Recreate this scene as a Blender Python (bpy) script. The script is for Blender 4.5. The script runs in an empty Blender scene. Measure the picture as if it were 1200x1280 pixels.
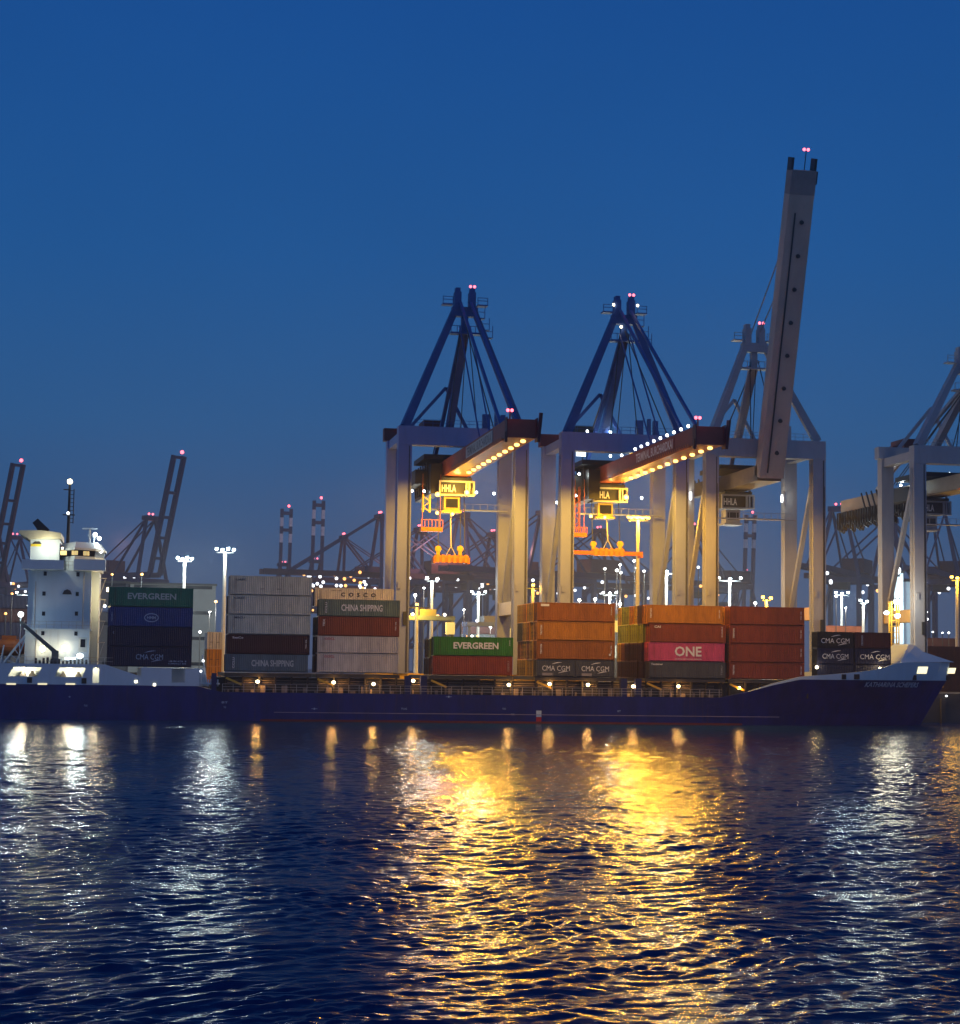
import bpy, bmesh, math, random
import numpy as np
from mathutils import Vector, Matrix
random.seed(7)
R_ = math.radians
scene = bpy.context.scene
COL = scene.collection

# ---------------------------------------------------------------- camera
PSI, PITCH, RHO, FPX = R_(10.45), R_(4.8947), R_(0.80), 2300.0
CAM = Vector((0, -273.4, 8.0))
c_, s_ = math.cos, math.sin
_R0 = Vector((c_(PSI), -s_(PSI), 0))
_F = Vector((s_(PSI) * c_(PITCH), c_(PSI) * c_(PITCH), s_(PITCH)))
_U0 = _R0.cross(_F)
_R = c_(RHO) * _R0 + s_(RHO) * _U0
_U = c_(RHO) * _U0 - s_(RHO) * _R0
cd = bpy.data.cameras.new('camera'); cam = bpy.data.objects.new('camera', cd); COL.objects.link(cam)
cam.matrix_world = Matrix(((_R.x, _U.x, -_F.x, CAM.x), (_R.y, _U.y, -_F.y, CAM.y), (_R.z, _U.z, -_F.z, CAM.z), (0, 0, 0, 1)))
cd.sensor_fit = 'HORIZONTAL'; cd.sensor_width = 36; cd.lens = 36 * FPX / 1200
cd.clip_start = 1; cd.clip_end = 6000
scene.camera = cam

def at(px, py, Y):
    "point of the place seen at a pixel of the 1200x1280 photograph, on the vertical plane Y"
    d = _F + _R * ((px - 600) / FPX) - _U * ((py - 640) / FPX)
    return CAM + d * ((Y - CAM.y) / d.y)

# ---------------------------------------------------------------- dusk sky
SKY_GAIN = 1.0
world = bpy.data.worlds.new('World'); scene.world = world; world.use_nodes = True
nt = world.node_tree; bg = nt.nodes['Background']
tc = nt.nodes.new('ShaderNodeTexCoord'); sx = nt.nodes.new('ShaderNodeSeparateXYZ'); rp = nt.nodes.new('ShaderNodeValToRGB')
nt.links.new(tc.outputs['Generated'], sx.inputs[0]); nt.links.new(sx.outputs['Z'], rp.inputs[0]); 
# added fill: unseen sky behind the camera brightened, standing in for afterglow
skn = nt.nodes.new('ShaderNodeTexNoise'); skn.inputs['Scale'].default_value = 4.5; skn.inputs['Detail'].default_value = 5; nt.links.new(tc.outputs['Generated'], skn.inputs['Vector'])
skm = nt.nodes.new('ShaderNodeMapRange'); skm.inputs['To Min'].default_value = .90; skm.inputs['To Max'].default_value = 1.10; nt.links.new(skn.outputs['Fac'], skm.inputs['Value'])
skx = nt.nodes.new('ShaderNodeMath'); skx.operation = 'MULTIPLY'; skx.inputs[1].default_value = SKY_GAIN; nt.links.new(skm.outputs[0], skx.inputs[0]); nt.links.new(skx.outputs[0], bg.inputs[1])
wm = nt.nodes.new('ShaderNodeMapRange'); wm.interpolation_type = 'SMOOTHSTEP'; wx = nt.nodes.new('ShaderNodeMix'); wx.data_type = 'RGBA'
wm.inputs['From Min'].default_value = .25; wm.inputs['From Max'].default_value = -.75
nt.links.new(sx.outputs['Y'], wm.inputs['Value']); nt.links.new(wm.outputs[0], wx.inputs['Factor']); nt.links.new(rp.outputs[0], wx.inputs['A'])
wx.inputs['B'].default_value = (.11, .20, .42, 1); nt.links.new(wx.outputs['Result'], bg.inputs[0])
stops = [(0.0, (.052, .078, .158)), (.045, (.036, .080, .180)), (.078, (.022, .085, .216)), (.13, (.020, .097, .262)), (.22, (.0125, .092, .295)), (.35, (.0085, .074, .285)), (.7, (.007, .05, .19)), (1.0, (.005, .035, .14))]
cr = rp.color_ramp
while len(cr.elements) < len(stops): cr.elements.new(.5)
for e, (p, c) in zip(cr.elements, stops): e.position = p; e.color = (*c, 1)
bg.inputs[1].default_value = SKY_GAIN

scene.view_settings.view_transform = 'Standard'; scene.view_settings.look = 'None'
scene.view_settings.exposure = 0; scene.view_settings.gamma = 1
scene.cycles.sample_clamp_indirect = 6
scene.cycles.max_bounces = 6; scene.cycles.diffuse_bounces = 2; scene.cycles.glossy_bounces = 3
scene.cycles.use_denoising = True

# ---------------------------------------------------------------- materials
MATS = {}
def paint(name, col, rough=.5, dirt=.25, scale=.6, metal=0.0, streak=0.0):
    "painted surface with uneven weathering"
    if name in MATS: return MATS[name]
    m = bpy.data.materials.new(name); m.use_nodes = True; t = m.node_tree; b = t.nodes['Principled BSDF']
    b.inputs['Roughness'].default_value = rough; b.inputs['Metallic'].default_value = metal; b.inputs['Specular IOR Level'].default_value = .28
    co = t.nodes.new('ShaderNodeTexCoord'); mp = t.nodes.new('ShaderNodeMapping'); nz = t.nodes.new('ShaderNodeTexNoise'); mr = t.nodes.new('ShaderNodeMapRange'); mx = t.nodes.new('ShaderNodeMix')
    mx.data_type = 'RGBA'
    t.links.new(co.outputs['Object'], mp.inputs[0]); t.links.new(mp.outputs[0], nz.inputs['Vector'])
    mp.inputs['Scale'].default_value = (1, 1, .35 if streak else 1)
    nz.inputs['Scale'].default_value = scale; nz.inputs['Detail'].default_value = 6; nz.inputs['Roughness'].default_value = .65
    mr.inputs['From Min'].default_value = .38; mr.inputs['From Max'].default_value = .72
    mr.inputs['To Min'].default_value = 0; mr.inputs['To Max'].default_value = 1
    t.links.new(nz.outputs['Fac'], mr.inputs['Value']); t.links.new(mr.outputs[0], mx.inputs['Factor'])
    mx.inputs['A'].default_value = (*col, 1); mx.inputs['B'].default_value = (*[x * (1 - dirt) for x in col], 1)
    out = mx.outputs['Result']
    if streak:
        n2 = t.nodes.new('ShaderNodeTexNoise'); m2 = t.nodes.new('ShaderNodeMapping'); r2 = t.nodes.new('ShaderNodeMapRange'); x2 = t.nodes.new('ShaderNodeMix'); x2.data_type = 'RGBA'
        m2.inputs['Scale'].default_value = (1.7, 1.7, .12); t.links.new(co.outputs['Object'], m2.inputs[0]); t.links.new(m2.outputs[0], n2.inputs['Vector'])
        n2.inputs['Scale'].default_value = 1.1; n2.inputs['Detail'].default_value = 5
        r2.inputs['From Min'].default_value = .58; r2.inputs['From Max'].default_value = .75; r2.inputs['To Max'].default_value = streak
        t.links.new(n2.outputs['Fac'], r2.inputs['Value']); t.links.new(r2.outputs[0], x2.inputs['Factor']); t.links.new(out, x2.inputs['A'])
        x2.inputs['B'].default_value = (.09, .035, .015, 1); out = x2.outputs['Result']
    t.links.new(out, b.inputs['Base Color'])
    MATS[name] = m; return m

def glow(name, col, strength, sample=False):
    if name in MATS: return MATS[name]
    m = bpy.data.materials.new(name); m.use_nodes = True; t = m.node_tree; b = t.nodes['Principled BSDF']
    b.inputs['Base Color'].default_value = (*col, 1)
    b.inputs['Emission Color'].default_value = (*col, 1); b.inputs['Emission Strength'].default_value = strength
    if not sample: m.cycles.emission_sampling = 'NONE'
    MATS[name] = m; return m

GOLD = (1.0, .50, .03); BOOMC = (1.0, .49, .032); WHITE = (.82, .98, .95); WARM = (1.0, .80, .48)
m_gold = glow('sodium_lens', (1.0, .60, .15), 4, True); m_white = glow('white_lens', (.9, .98, 1.0), 5); m_warm = glow('warm_lens', (1, .86, .55), 5)
m_red = glow('red_lens', (1, .12, .16), 5); m_dim = glow('dim_white_lens', (.9, .95, 1.0), 2.5)
m_orange = glow('orange_lens', (1, .45, .12), 2.5)
m_steel = paint('dark_steel', (.035, .037, .042), .55)
m_crane = paint('crane_blue_grey_paint', (.18, .215, .44), .5, .15, .25, streak=.12)
m_ablue = paint('crane_blue_paint', (.03, .072, .27), .5, .3, .4)
m_boomred = paint('boom_oxide_red_paint', (.28, .06, .035), .5, .3, .4)
m_darkred = paint('dark_red_paint', (.10, .022, .022), .55, .3, .4)
m_beige = paint('crane_grey_beige_paint', (.31, .32, .38), .5, .2, .25, streak=.12)
m_girder = paint('girder_brown_paint', (.20, .165, .14), .55, .3, .3)
m_yellow = paint('safety_yellow_paint', (.62, .38, .04), .5, .2)
m_orangep = paint('spreader_orange_paint', (.65, .16, .02), .5, .25, 1.2)
m_sign = paint('pale_sign_paint', (.50, .49, .46), .5, .12)
m_black = paint('black_paint', (.012, .012, .015), .5)
m_letter = paint('white_lettering', (.75, .75, .73), .5, .1)
m_letterdark = paint('dark_lettering', (.02, .02, .03), .5, .1)
m_letterred = paint('red_lettering', (.45, .02, .03), .5, .1)
m_letterblue = paint('pale_blue_lettering', (.30, .40, .55), .5, .1)
m_swhite = paint('ship_white_paint', (.50, .60, .68), .45, .12, .3, streak=.10)
m_hull = paint('navy_hull_paint', (.008, .013, .15), .35, .55, .35, streak=.30)
m_deck = paint('deck_green_paint', (.05, .07, .06), .7)
m_coam = paint('hatch_coaming_paint', (.040, .034, .030), .7)
m_post = paint('navy_post_paint', (.012, .018, .09), .45)
m_concrete = paint('quay_concrete', (.17, .165, .16), .85, .4, .15)
m_quaywall = paint('quay_wall_concrete', (.07, .07, .075), .9, .4, .3)
m_rail = paint('railing_paint', (.42, .40, .38), .5)
m_dark_glass = paint('dark_window_glass', (.012, .014, .02), .08)
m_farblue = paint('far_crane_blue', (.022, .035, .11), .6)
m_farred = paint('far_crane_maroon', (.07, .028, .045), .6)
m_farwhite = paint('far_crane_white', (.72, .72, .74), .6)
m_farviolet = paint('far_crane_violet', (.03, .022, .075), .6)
m_grey = paint('warehouse_cladding', (.20, .21, .21), .7, .2, .3)

# ---------------------------------------------------------------- mesh helpers
class MB:
    def __init__(s): s.v = []; s.f = []
    def add(s, vs, fs):
        n = len(s.v); s.v += [tuple(v) for v in vs]; s.f += [tuple(i + n for i in f) for f in fs]; return s
    def box(s, x0, x1, y0, y1, z0, z1):
        return s.add([(x0, y0, z0), (x1, y0, z0), (x1, y1, z0), (x0, y1, z0), (x0, y0, z1), (x1, y0, z1), (x1, y1, z1), (x0, y1, z1)],
                     [(0, 3, 2, 1), (4, 5, 6, 7), (0, 1, 5, 4), (1, 2, 6, 5), (2, 3, 7, 6), (3, 0, 4, 7)])
    def cbox(s, c, sx, sy, sz): return s.box(c[0] - sx / 2, c[0] + sx / 2, c[1] - sy / 2, c[1] + sy / 2, c[2] - sz / 2, c[2] + sz / 2)
    def bar(s, p, q, w, h=None, w2=None, h2=None):
        h = w if h is None else h; w2 = w if w2 is None else w2; h2 = h if h2 is None else h2
        p = Vector(p); q = Vector(q); d = (q - p).normalized()
        up = Vector((0, 0, 1)) if abs(d.z) < .95 else Vector((0, 1, 0))
        a = d.cross(up).normalized(); b = a.cross(d).normalized()
        vs = []
        for o, ww, hh in ((p, w, h), (q, w2, h2)):
            vs += [o + a * (i * ww / 2) + b * (j * hh / 2) for i, j in ((-1, -1), (1, -1), (1, 1), (-1, 1))]
        return s.add(vs, [(0, 3, 2, 1), (4, 5, 6, 7), (0, 1, 5, 4), (1, 2, 6, 5), (2, 3, 7, 6), (3, 0, 4, 7)])
    def tube(s, p, q, r, r2=None, n=8):
        r2 = r if r2 is None else r2; p = Vector(p); q = Vector(q); d = (q - p).normalized()
        up = Vector((0, 0, 1)) if abs(d.z) < .95 else Vector((0, 1, 0)); a = d.cross(up).normalized(); b = a.cross(d)
        vs = []
        for o, rr in ((p, r), (q, r2)):
            vs += [o + (a * c_(2 * math.pi * i / n) + b * s_(2 * math.pi * i / n)) * rr for i in range(n)]
        fs = [(i, (i + 1) % n, n + (i + 1) % n, n + i) for i in range(n)] + [tuple(range(n - 1, -1, -1)), tuple(range(n, 2 * n))]
        return s.add(vs, fs)
    def ball(s, c, rx, ry=None, rz=None, n=10, m=6):
        ry = rx if ry is None else ry; rz = rx if rz is None else rz; vs = []; fs = []
        for j in range(m + 1):
            t = math.pi * j / m
            for i in range(n):
                a = 2 * math.pi * i / n
                vs.append((c[0] + rx * s_(t) * c_(a), c[1] + ry * s_(t) * s_(a), c[2] + rz * c_(t)))
        for j in range(m):
            for i in range(n): fs.append((j * n + i, (j + 1) * n + i, (j + 1) * n + (i + 1) % n, j * n + (i + 1) % n))
        return s.add(vs, fs)
    def prism(s, pts, y0, y1):
        "outline in x,z extruded along y"
        n = len(pts)
        return s.add([(x, y0, z) for x, z in pts] + [(x, y1, z) for x, z in pts],
                     [tuple(range(n)), tuple(range(2 * n - 1, n - 1, -1))] + [(i, i + n, (i + 1) % n + n, (i + 1) % n) for i in range(n)])
    def build(s, name, mat, parent=None, local=False):
        me = bpy.data.meshes.new(name)
        off = Vector((0, 0, 0))
        if parent is not None and not local: off = org(parent)
        me.from_pydata([(v[0] - off.x, v[1] - off.y, v[2] - off.z) for v in s.v], [], s.f); me.validate()
        bm = bmesh.new(); bm.from_mesh(me); bmesh.ops.recalc_face_normals(bm, faces=bm.faces); bm.to_mesh(me); bm.free()
        o = bpy.data.objects.new(name, me); COL.objects.link(o)
        if mat: me.materials.append(mat)
        if parent: o.parent = parent
        return o

def org(o):
    v = Vector((0, 0, 0))
    while o is not None: v = v + o.location; o = o.parent
    return v
def tag(o, label, cat, group=None):
    o['label'] = label; o['category'] = cat
    if group: o['group'] = group
    return o
def thing(name, loc, label, cat, group=None, rz=0):
    o = bpy.data.objects.new(name, None); COL.objects.link(o); o.location = loc; o.rotation_euler = (0, 0, rz); o.empty_display_size = .5
    return tag(o, label, cat, group)
def struct(o): o['kind'] = 'structure'; return o

def lamp_light(parent, loc, watts, col, radius=.4, spot=None, target=None):
    l = bpy.data.lights.new('lamp_light', 'SPOT' if spot else 'POINT'); l.energy = watts; l.color = col; l.shadow_soft_size = radius
    if spot: l.spot_size = R_(spot); l.spot_blend = .19
    o = bpy.data.objects.new('lamp_light', l); COL.objects.link(o)
    o.location = Vector(loc) - (org(parent) if parent else Vector((0, 0, 0)))
    if spot:
        d = Vector(target) - Vector(loc) if target is not None else Vector((0, 0, -1))
        o.rotation_euler = d.to_track_quat('-Z', 'Y').to_euler()
    if parent: o.parent = parent
    return o

_textcache = {}
def text_geo(s, bold=.0, shear=0.0):
    k = (s, bold, shear)
    if k in _textcache: return _textcache[k]
    cu = bpy.data.curves.new('t', 'FONT'); cu.body = s; cu.offset = bold; cu.shear = shear; cu.resolution_u = 2
    o = bpy.data.objects.new('t', cu); COL.objects.link(o)
    dg = bpy.context.evaluated_depsgraph_get(); dg.update()
    me = bpy.data.meshes.new_from_object(o.evaluated_get(dg))
    vs = [tuple(v.co) for v in me.vertices]; fs = [tuple(p.vertices) for p in me.polygons]
    bpy.data.objects.remove(o); bpy.data.curves.remove(cu); bpy.data.meshes.remove(me)
    x0 = min(v[0] for v in vs); x1 = max(v[0] for v in vs); y0 = min(v[1] for v in vs); y1 = max(v[1] for v in vs)
    vs = [((v[0] - x0) / (x1 - x0) - .5, (v[1] - y0) / (y1 - y0) - .5) for v in vs]
    _textcache[k] = (vs, fs); return vs, fs
def put_text(mb, s, c, w, h, axis='front', bold=.02, shear=0.0, vertical=False):
    "flat lettering: front = faces -Y, left = faces -X"
    vs, fs = text_geo(s, bold, shear)
    out = []
    for u, v in vs:
        u, v = u * w, v * h
        if vertical: u, v = -v, u
        out.append((c[0] + u, c[1], c[2] + v) if axis == 'front' else (c[0], c[1] - u, c[2] + v))
    return mb.add(out, fs)
def swoosh(mb, cx, y, cz, w, flip):
    "thin brush arc beside a logo"
    n = 8; vs = []
    for i in range(n + 1):
        t = i / n; x = cx + (t - .5) * w; z = cz + .28 * math.sin(t * math.pi * .55) * (1 if not flip else 1) - .1
        th = .02 + .11 * math.sin(t * math.pi)
        vs += [(x, y, z - th / 2), (x, y, z + th / 2)]
    return mb.add(vs, [(2 * i, 2 * i + 2, 2 * i + 3, 2 * i + 1) for i in range(n)])

# ---------------------------------------------------------------- water
def build_water():
    rng = np.random.default_rng(3)
    d = [22.0]
    while d[-1] < 300: d.append(d[-1] * 1.0016 + .015)
    d = np.array(d); u = np.linspace(-1, 1, 820)
    yc = CAM.y + d
    # a wedge-shaped sheet of river between the two banks, finer near the near bank
    half = .34 * d + 9; mid = d * math.tan(PSI)
    X = mid[:, None] + half[:, None] * u[None, :]; Y = np.repeat(yc[:, None], len(u), 1)
    Z = np.zeros_like(X)
    wx = X + .8 * np.sin(X * .21 + Y * .13) + .5 * np.sin(Y * .37 - X * .11)
    wy = Y + .8 * np.sin(Y * .17 - X * .23 + 1.3) + .5 * np.sin(X * .41 + Y * .07)
    gust = .75 + .25 * np.sin(X * .045 + 1.2 * np.sin(Y * .03)) * np.sin(Y * .06 + 1.1 * np.sin(X * .04))
    patch = 1 + .45 * np.sin(X * .35 + 2.1 * np.sin(Y * .13) + .8) * np.sin(Y * .42 + 1.7 * np.sin(X * .17)) + .25 * np.sin(X * 1.1 + Y * .5 + 2 * np.sin(Y * .31))
    spacing = (d * .0016 + .015)[:, None]
    N = 96
    lam = np.exp(rng.uniform(np.log(.20), np.log(3.4), N))
    for k in range(N):
        L = lam[k]; kk = 2 * np.pi / L
        a = -np.pi / 2 + .25 + rng.normal(0, .55)
        slope = .0225 * (.62 if L > 1.5 else 1.45)
        amp = slope / kk
        ph = rng.uniform(0, 6.28)
        fade = np.clip((L / spacing - 2.2) / 2.5, 0, 1)
        th = kk * (c_(a) * wx + s_(a) * wy) + ph
        s = np.sin(th)
        Z += fade * amp * (s + .28 * np.cos(2 * th)) * (gust if L > 1.2 else gust * patch)
    nr, nc = X.shape
    co = np.stack([X, Y, Z], -1).reshape(-1, 3).astype(np.float32)
    i = np.arange((nr - 1) * nc).reshape(nr - 1, nc)[:, :-1].ravel()
    q = np.stack([i, i + 1, i + nc + 1, i + nc], -1).astype(np.int32)
    me = bpy.data.meshes.new('water'); me.vertices.add(len(co)); me.vertices.foreach_set('co', co.ravel())
    me.loops.add(q.size); me.loops.foreach_set('vertex_index', q.ravel()); me.polygons.add(len(q))
    me.polygons.foreach_set('loop_start', np.arange(0, q.size, 4, dtype=np.int32)); me.polygons.foreach_set('loop_total', np.full(len(q), 4, np.int32))
    me.polygons.foreach_set('use_smooth', np.ones(len(q), bool)); me.update(); me.validate()
    m = bpy.data.materials.new('river_water'); m.use_nodes = True; t = m.node_tree; b = t.nodes['Principled BSDF']
    b.inputs['Base Color'].default_value = (.003, .018, .085, 1); b.inputs['Roughness'].default_value = .15; b.inputs['IOR'].default_value = 1.072
    co_ = t.nodes.new('ShaderNodeTexCoord'); bp = t.nodes.new('ShaderNodeBump'); n1 = t.nodes.new('ShaderNodeTexNoise'); mp = t.nodes.new('ShaderNodeMapping')
    mp.inputs['Scale'].default_value = (.8, 1.1, 1); t.links.new(co_.outputs['Object'], mp.inputs[0]); t.links.new(mp.outputs[0], n1.inputs['Vector'])
    n1.inputs['Scale'].default_value = 2.0; n1.inputs['Detail'].default_value = 4; n1.inputs['Roughness'].default_value = .55
    bp.inputs['Strength'].default_value = 1.0; bp.inputs['Distance'].default_value = .045
    t.links.new(n1.outputs['Fac'], bp.inputs['Height']); t.links.new(bp.outputs[0], b.inputs['Normal'])
    me.materials.append(m)
    o = bpy.data.objects.new('water', me); COL.objects.link(o); struct(o)
    w2 = MB().add([(-900, -700, -1.6), (1200, -700, -1.6), (1200, 26, -1.6), (-900, 26, -1.6)], [(0, 1, 2, 3)]).build('water', m); struct(w2)
build_water()

# ---------------------------------------------------------------- quay
QZ = 5.0
g = MB(); g.add([(-900, 25, QZ), (1300, 25, QZ), (1300, 2600, QZ), (-900, 2600, QZ)], [(0, 1, 2, 3)])
struct(g.build('ground', m_concrete))
qw = MB().box(-900, 1300, 25.0, 26.2, -3, QZ - .004)
for i in range(60): qw.box(-200 + i * 8, -199.2 + i * 8, 24.5, 24.998, -3, 4.2)
tag(qw.build('quay_wall', m_quaywall), 'dark concrete quay wall with timber fenders behind the ship', 'quay wall')

# ---------------------------------------------------------------- containers
CW, L40, L20, HC, STD = 2.438, 12.192, 6.058, 2.896, 2.591
def container_meshes(L, H):
    bdy = MB(); n = int(L / .278); xs = np.linspace(-L / 2 + .12, L / 2 - .12, n * 4 + 1)
    for sgn in (-1, 1):
        vs = []
        for k, x in enumerate(xs):
            y = sgn * (CW / 2 - .045 + (.036 if k % 4 in (1, 2) else 0))
            vs += [(x, y, .16), (x, y, H - .09)]
        bdy.add(vs, [(2 * i, 2 * i + 2, 2 * i + 3, 2 * i + 1) for i in range(len(xs) - 1)])
    bdy.box(-L / 2 + .1, L / 2 - .02, -CW / 2 + .13, CW / 2 - .13, .16, H - .006); bdy.box(-L / 2 + .2, L / 2 - .15, -CW / 2 + .7, CW / 2 - .7, .006, .161)
    fr = MB()
    for x in (-L / 2, L / 2 - .13):
        for y in (-CW / 2, CW / 2 - .13): fr.box(x, x + .13, y, y + .13, .12, H - .12)
        fr.box(x + .01, x + .12, -CW / 2 + .13, CW / 2 - .13, .01, .15); fr.box(x + .01, x + .12, -CW / 2 + .13, CW / 2 - .13, H - .12, H - .01)
        for y in (-CW / 2 - .004, CW / 2 - .158):
            for z in (0, H - .118): fr.box(x - .006 if x < 0 else x - .03, x + .16 if x < 0 else x + .136, y, y + .162, z, z + .118)
    for y in (-CW / 2 + .006, CW / 2 - .066):
        fr.box(-L / 2 + .13, L / 2 - .13, y, y + .06, .16, .22); fr.box(-L / 2 + .13, L / 2 - .13, y, y + .06, H - .10, H - .005)
    drs = []
    for sgn in (-1, 1):
        d = MB(); y0, y1 = sorted((sgn * .012, sgn * (CW / 2 - .14)))
        d.box(-L / 2 + .03, -L / 2 + .09, y0, y1, .16, H - .13)
        for z in (.4, 1.0, 1.6, 2.2): d.box(-L / 2 + .005, -L / 2 + .032, y0 + .08, y1 - .08, z - .18, z + .16)
        rod = MB()
        for f in (.3, .72):
            y = y0 + (y1 - y0) * f; rod.tube((-L / 2 - .02, y, .1), (-L / 2 - .02, y, H - .1), .035, n=6)
            rod.box(-L / 2 - .05, -L / 2 + .02, y - .06, y + .3 * (1 if f < .5 else -1), 1.15, 1.22)
        drs.append((d.build('door', None), rod.build('lock_rod', None)))
    res = (bdy.build('body', None), fr.build('frame', None), drs)
    for o in [res[0], res[1]] + [x for d in drs for x in d]: o.data.materials.append(m_steel)
    return res
_cm = {}
def cmeshes(L, H):
    if (L, H) not in _cm: _cm[(L, H)] = container_meshes(L, H)
    return _cm[(L, H)]
_used = set()
def inst(o, parent, mat):
    if o.name in _used: c = o.copy(); COL.objects.link(c)
    else: c = o; _used.add(o.name)
    c.parent = parent
    c.material_slots[0].link = 'OBJECT'; c.material_slots[0].material = mat
    return c
def cpaint(key, col): return paint('container_' + key, col, .5, .38, .8, streak=.42)
CM = dict(
    green=cpaint('green', (.008, .16, .10)), lime=cpaint('leaf_green', (.042, .21, .02)), blue=cpaint('blue', (.006, .042, .20)), navy=cpaint('navy', (.007, .011, .048)),
    steel=cpaint('steel_blue', (.10, .155, .19)), maroon=cpaint('maroon', (.055, .014, .014)), grey=cpaint('pale_grey', (.50, .54, .47)), cream=cpaint('cream', (.60, .55, .48)),
    sage=cpaint('sage', (.15, .21, .16)), red=cpaint('oxide_red', (.28, .050, .017)), brown=cpaint('brown', (.36, .125, .016)), orange=cpaint('orange_brown', (.52, .21, .016)),
    charcoal=cpaint('charcoal', (.075, .08, .085)), magenta=cpaint('magenta', (.60, .085, .19)), rust=cpaint('rust', (.26, .060, .018)), crimson=cpaint('crimson', (.26, .054, .02)),
    ochre=cpaint('ochre', (.60, .36, .03)), olive=cpaint('olive', (.30, .34, .03)), umber=cpaint('umber', (.085, .032, .012)), black=cpaint('black', (.010, .010, .012)))
def container(X, Y, z, L, H, key, label, group, logo=None, rz=0):
    t = thing('shipping_container', (X, Y, z), label, 'container', group, rz)
    b, f, drs = cmeshes(L, H); m = CM[key]
    inst(b, t, m); inst(f, t, m)
    for d, r in drs:
        dd = inst(d, t, m); inst(r, dd, m_steel)
    if logo:
        for mb, mat in logo(L, H): mb.build('lettering', mat, t, local=True)
    return t
YF = -CW / 2 - .006
def lg(*items):
    def fn(L, H):
        out = []
        for it in items:
            kind = it[0]; mb = MB()
            if kind == 't':
                _, s, fx, fz, w, h, mat = it[:7]
                kw = it[7] if len(it) > 7 else {}
                put_text(mb, s, (fx * L, YF, fz * H), w, h, **kw)
            elif kind == 'cma':
                _, fx, fz, w, mat = it[:5]
                put_text(mb, 'CMA CGM', (fx * L, YF, fz * H), w * 1.08, .78, bold=.0)
                swoosh(mb, fx * L + .1, YF, fz * H + .72, 1.6, False); swoosh(mb, fx * L + w * .28, YF, fz * H - .62, 1.6, True)
            elif kind == 'ring':
                _, fx, fz, w, h, mat = it[:6]; n = 32
                vs = []
                for i in range(n):
                    a = 2 * math.pi * i / n
                    vs += [(fx * L + w / 2 * c_(a), YF, fz * H + h / 2 * s_(a)), (fx * L + (w / 2 - .13) * c_(a), YF, fz * H + (h / 2 - .13) * s_(a))]
                mb.add(vs, [(2 * i, (2 * i + 2) % (2 * n), (2 * i + 3) % (2 * n), 2 * i + 1) for i in range(n)])
                put_text(mb, 'HMM', (fx * L, YF, fz * H), w * .6, h * .34, bold=.03)
            elif kind == 'bar':
                _, fx, fz, w, h, mat = it[:6]
                mb.add([(fx * L - w / 2, YF, fz * H - h / 2), (fx * L + w / 2, YF, fz * H - h / 2), (fx * L + w / 2, YF, fz * H + h / 2), (fx * L - w / 2, YF, fz * H + h / 2)], [(0, 1, 2, 3)])
            out.append((mb, mat))
        return out
    return fn
W_ = m_letter
Y0 = 1.83
VT = dict(vertical=True)
idr = ('t', 'TRIU 458', .455, .55, 1.3, .17, W_, VT)
vl = ('t', 'TRITON', -.445, .55, 1.5, .26, W_, dict(vertical=True, bold=.03))
G_ = 'containers stacked on the ship'
def stack(xc, z, tiers, L=L40, Y=Y0):
    for H, key, label, logo, dx in tiers:
        container(xc + dx, Y, z, L, H, key, label, G_, logo); z += H
    return z
# bay beside the deckhouse
stack(1.72, 7.72, [
    (HC, 'navy', 'dark navy container with white arcs and wording, bottom of the stack beside the deckhouse', lg(('cma', .0, .5, 3.6, m_letterblue), ('t', '45G1', .33, .3, 2.6, .2, m_letterblue), ('t', 'CMAU 55', .33, .18, 2.6, .2, m_letterblue)), 0),
    (HC, 'navy', 'plain dark navy container under the blue one beside the deckhouse', lg(('t', 'C', -.43, .7, .2, .3, m_letterblue)), 0),
    (HC, 'blue', 'blue container with a pale oval ring, under the dark green one', lg(('ring', .01, .48, 2.1, 1.3, m_letterblue), ('t', 'HDMU', -.455, .5, 1.3, .2, m_letterblue, VT)), 0),
    (HC, 'green', 'dark green container with pale lettering on top of the dark stack beside the deckhouse', lg(('t', 'EVERGREEN', .01, .56, 7.0, .92, paint('dull_white_lettering', (.42, .52, .5), .5), dict(bold=.025))), 0)])
dk = m_letterdark
stack(19.05, 7.2, [
    (STD, 'steel', 'steel blue container with white wording at the bottom of the tall grey stack', lg(('t', 'CHINA SHIPPING', .07, .5, 6.2, .95, paint('greyed_lettering', (.5, .55, .55), .5), dict(bold=.02)), ('t', 'CCLU', -.40, .5, 1.6, .3, W_, VT)), -.25),
    (HC, 'maroon', 'blackish maroon container under the three pale grey ones', lg(('t', 'SeaCo', -.37, .84, 1.6, .3, W_), idr), -.05),
    (HC, 'grey', 'pale grey container third from the top of its stack, just above a blackish maroon one', lg(('t', 'MSCU', -.36, .86, 1.5, .3, dk)), 0),
    (HC, 'grey', 'pale grey container between two others alike in the tallest stack', lg(('t', 'UASC', -.36, .86, 1.6, .3, dk)), 0),
    (HC, 'grey', 'pale grey container topmost of the tallest stack beside a white floodlight mast', lg(('t', 'UASC', -.36, .8, 1.6, .28, dk), ('t', 'UACU', -.1, .35, .7, .16, dk), ('t', '45G1', .1, .35, .7, .16, dk)), .1)])
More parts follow.
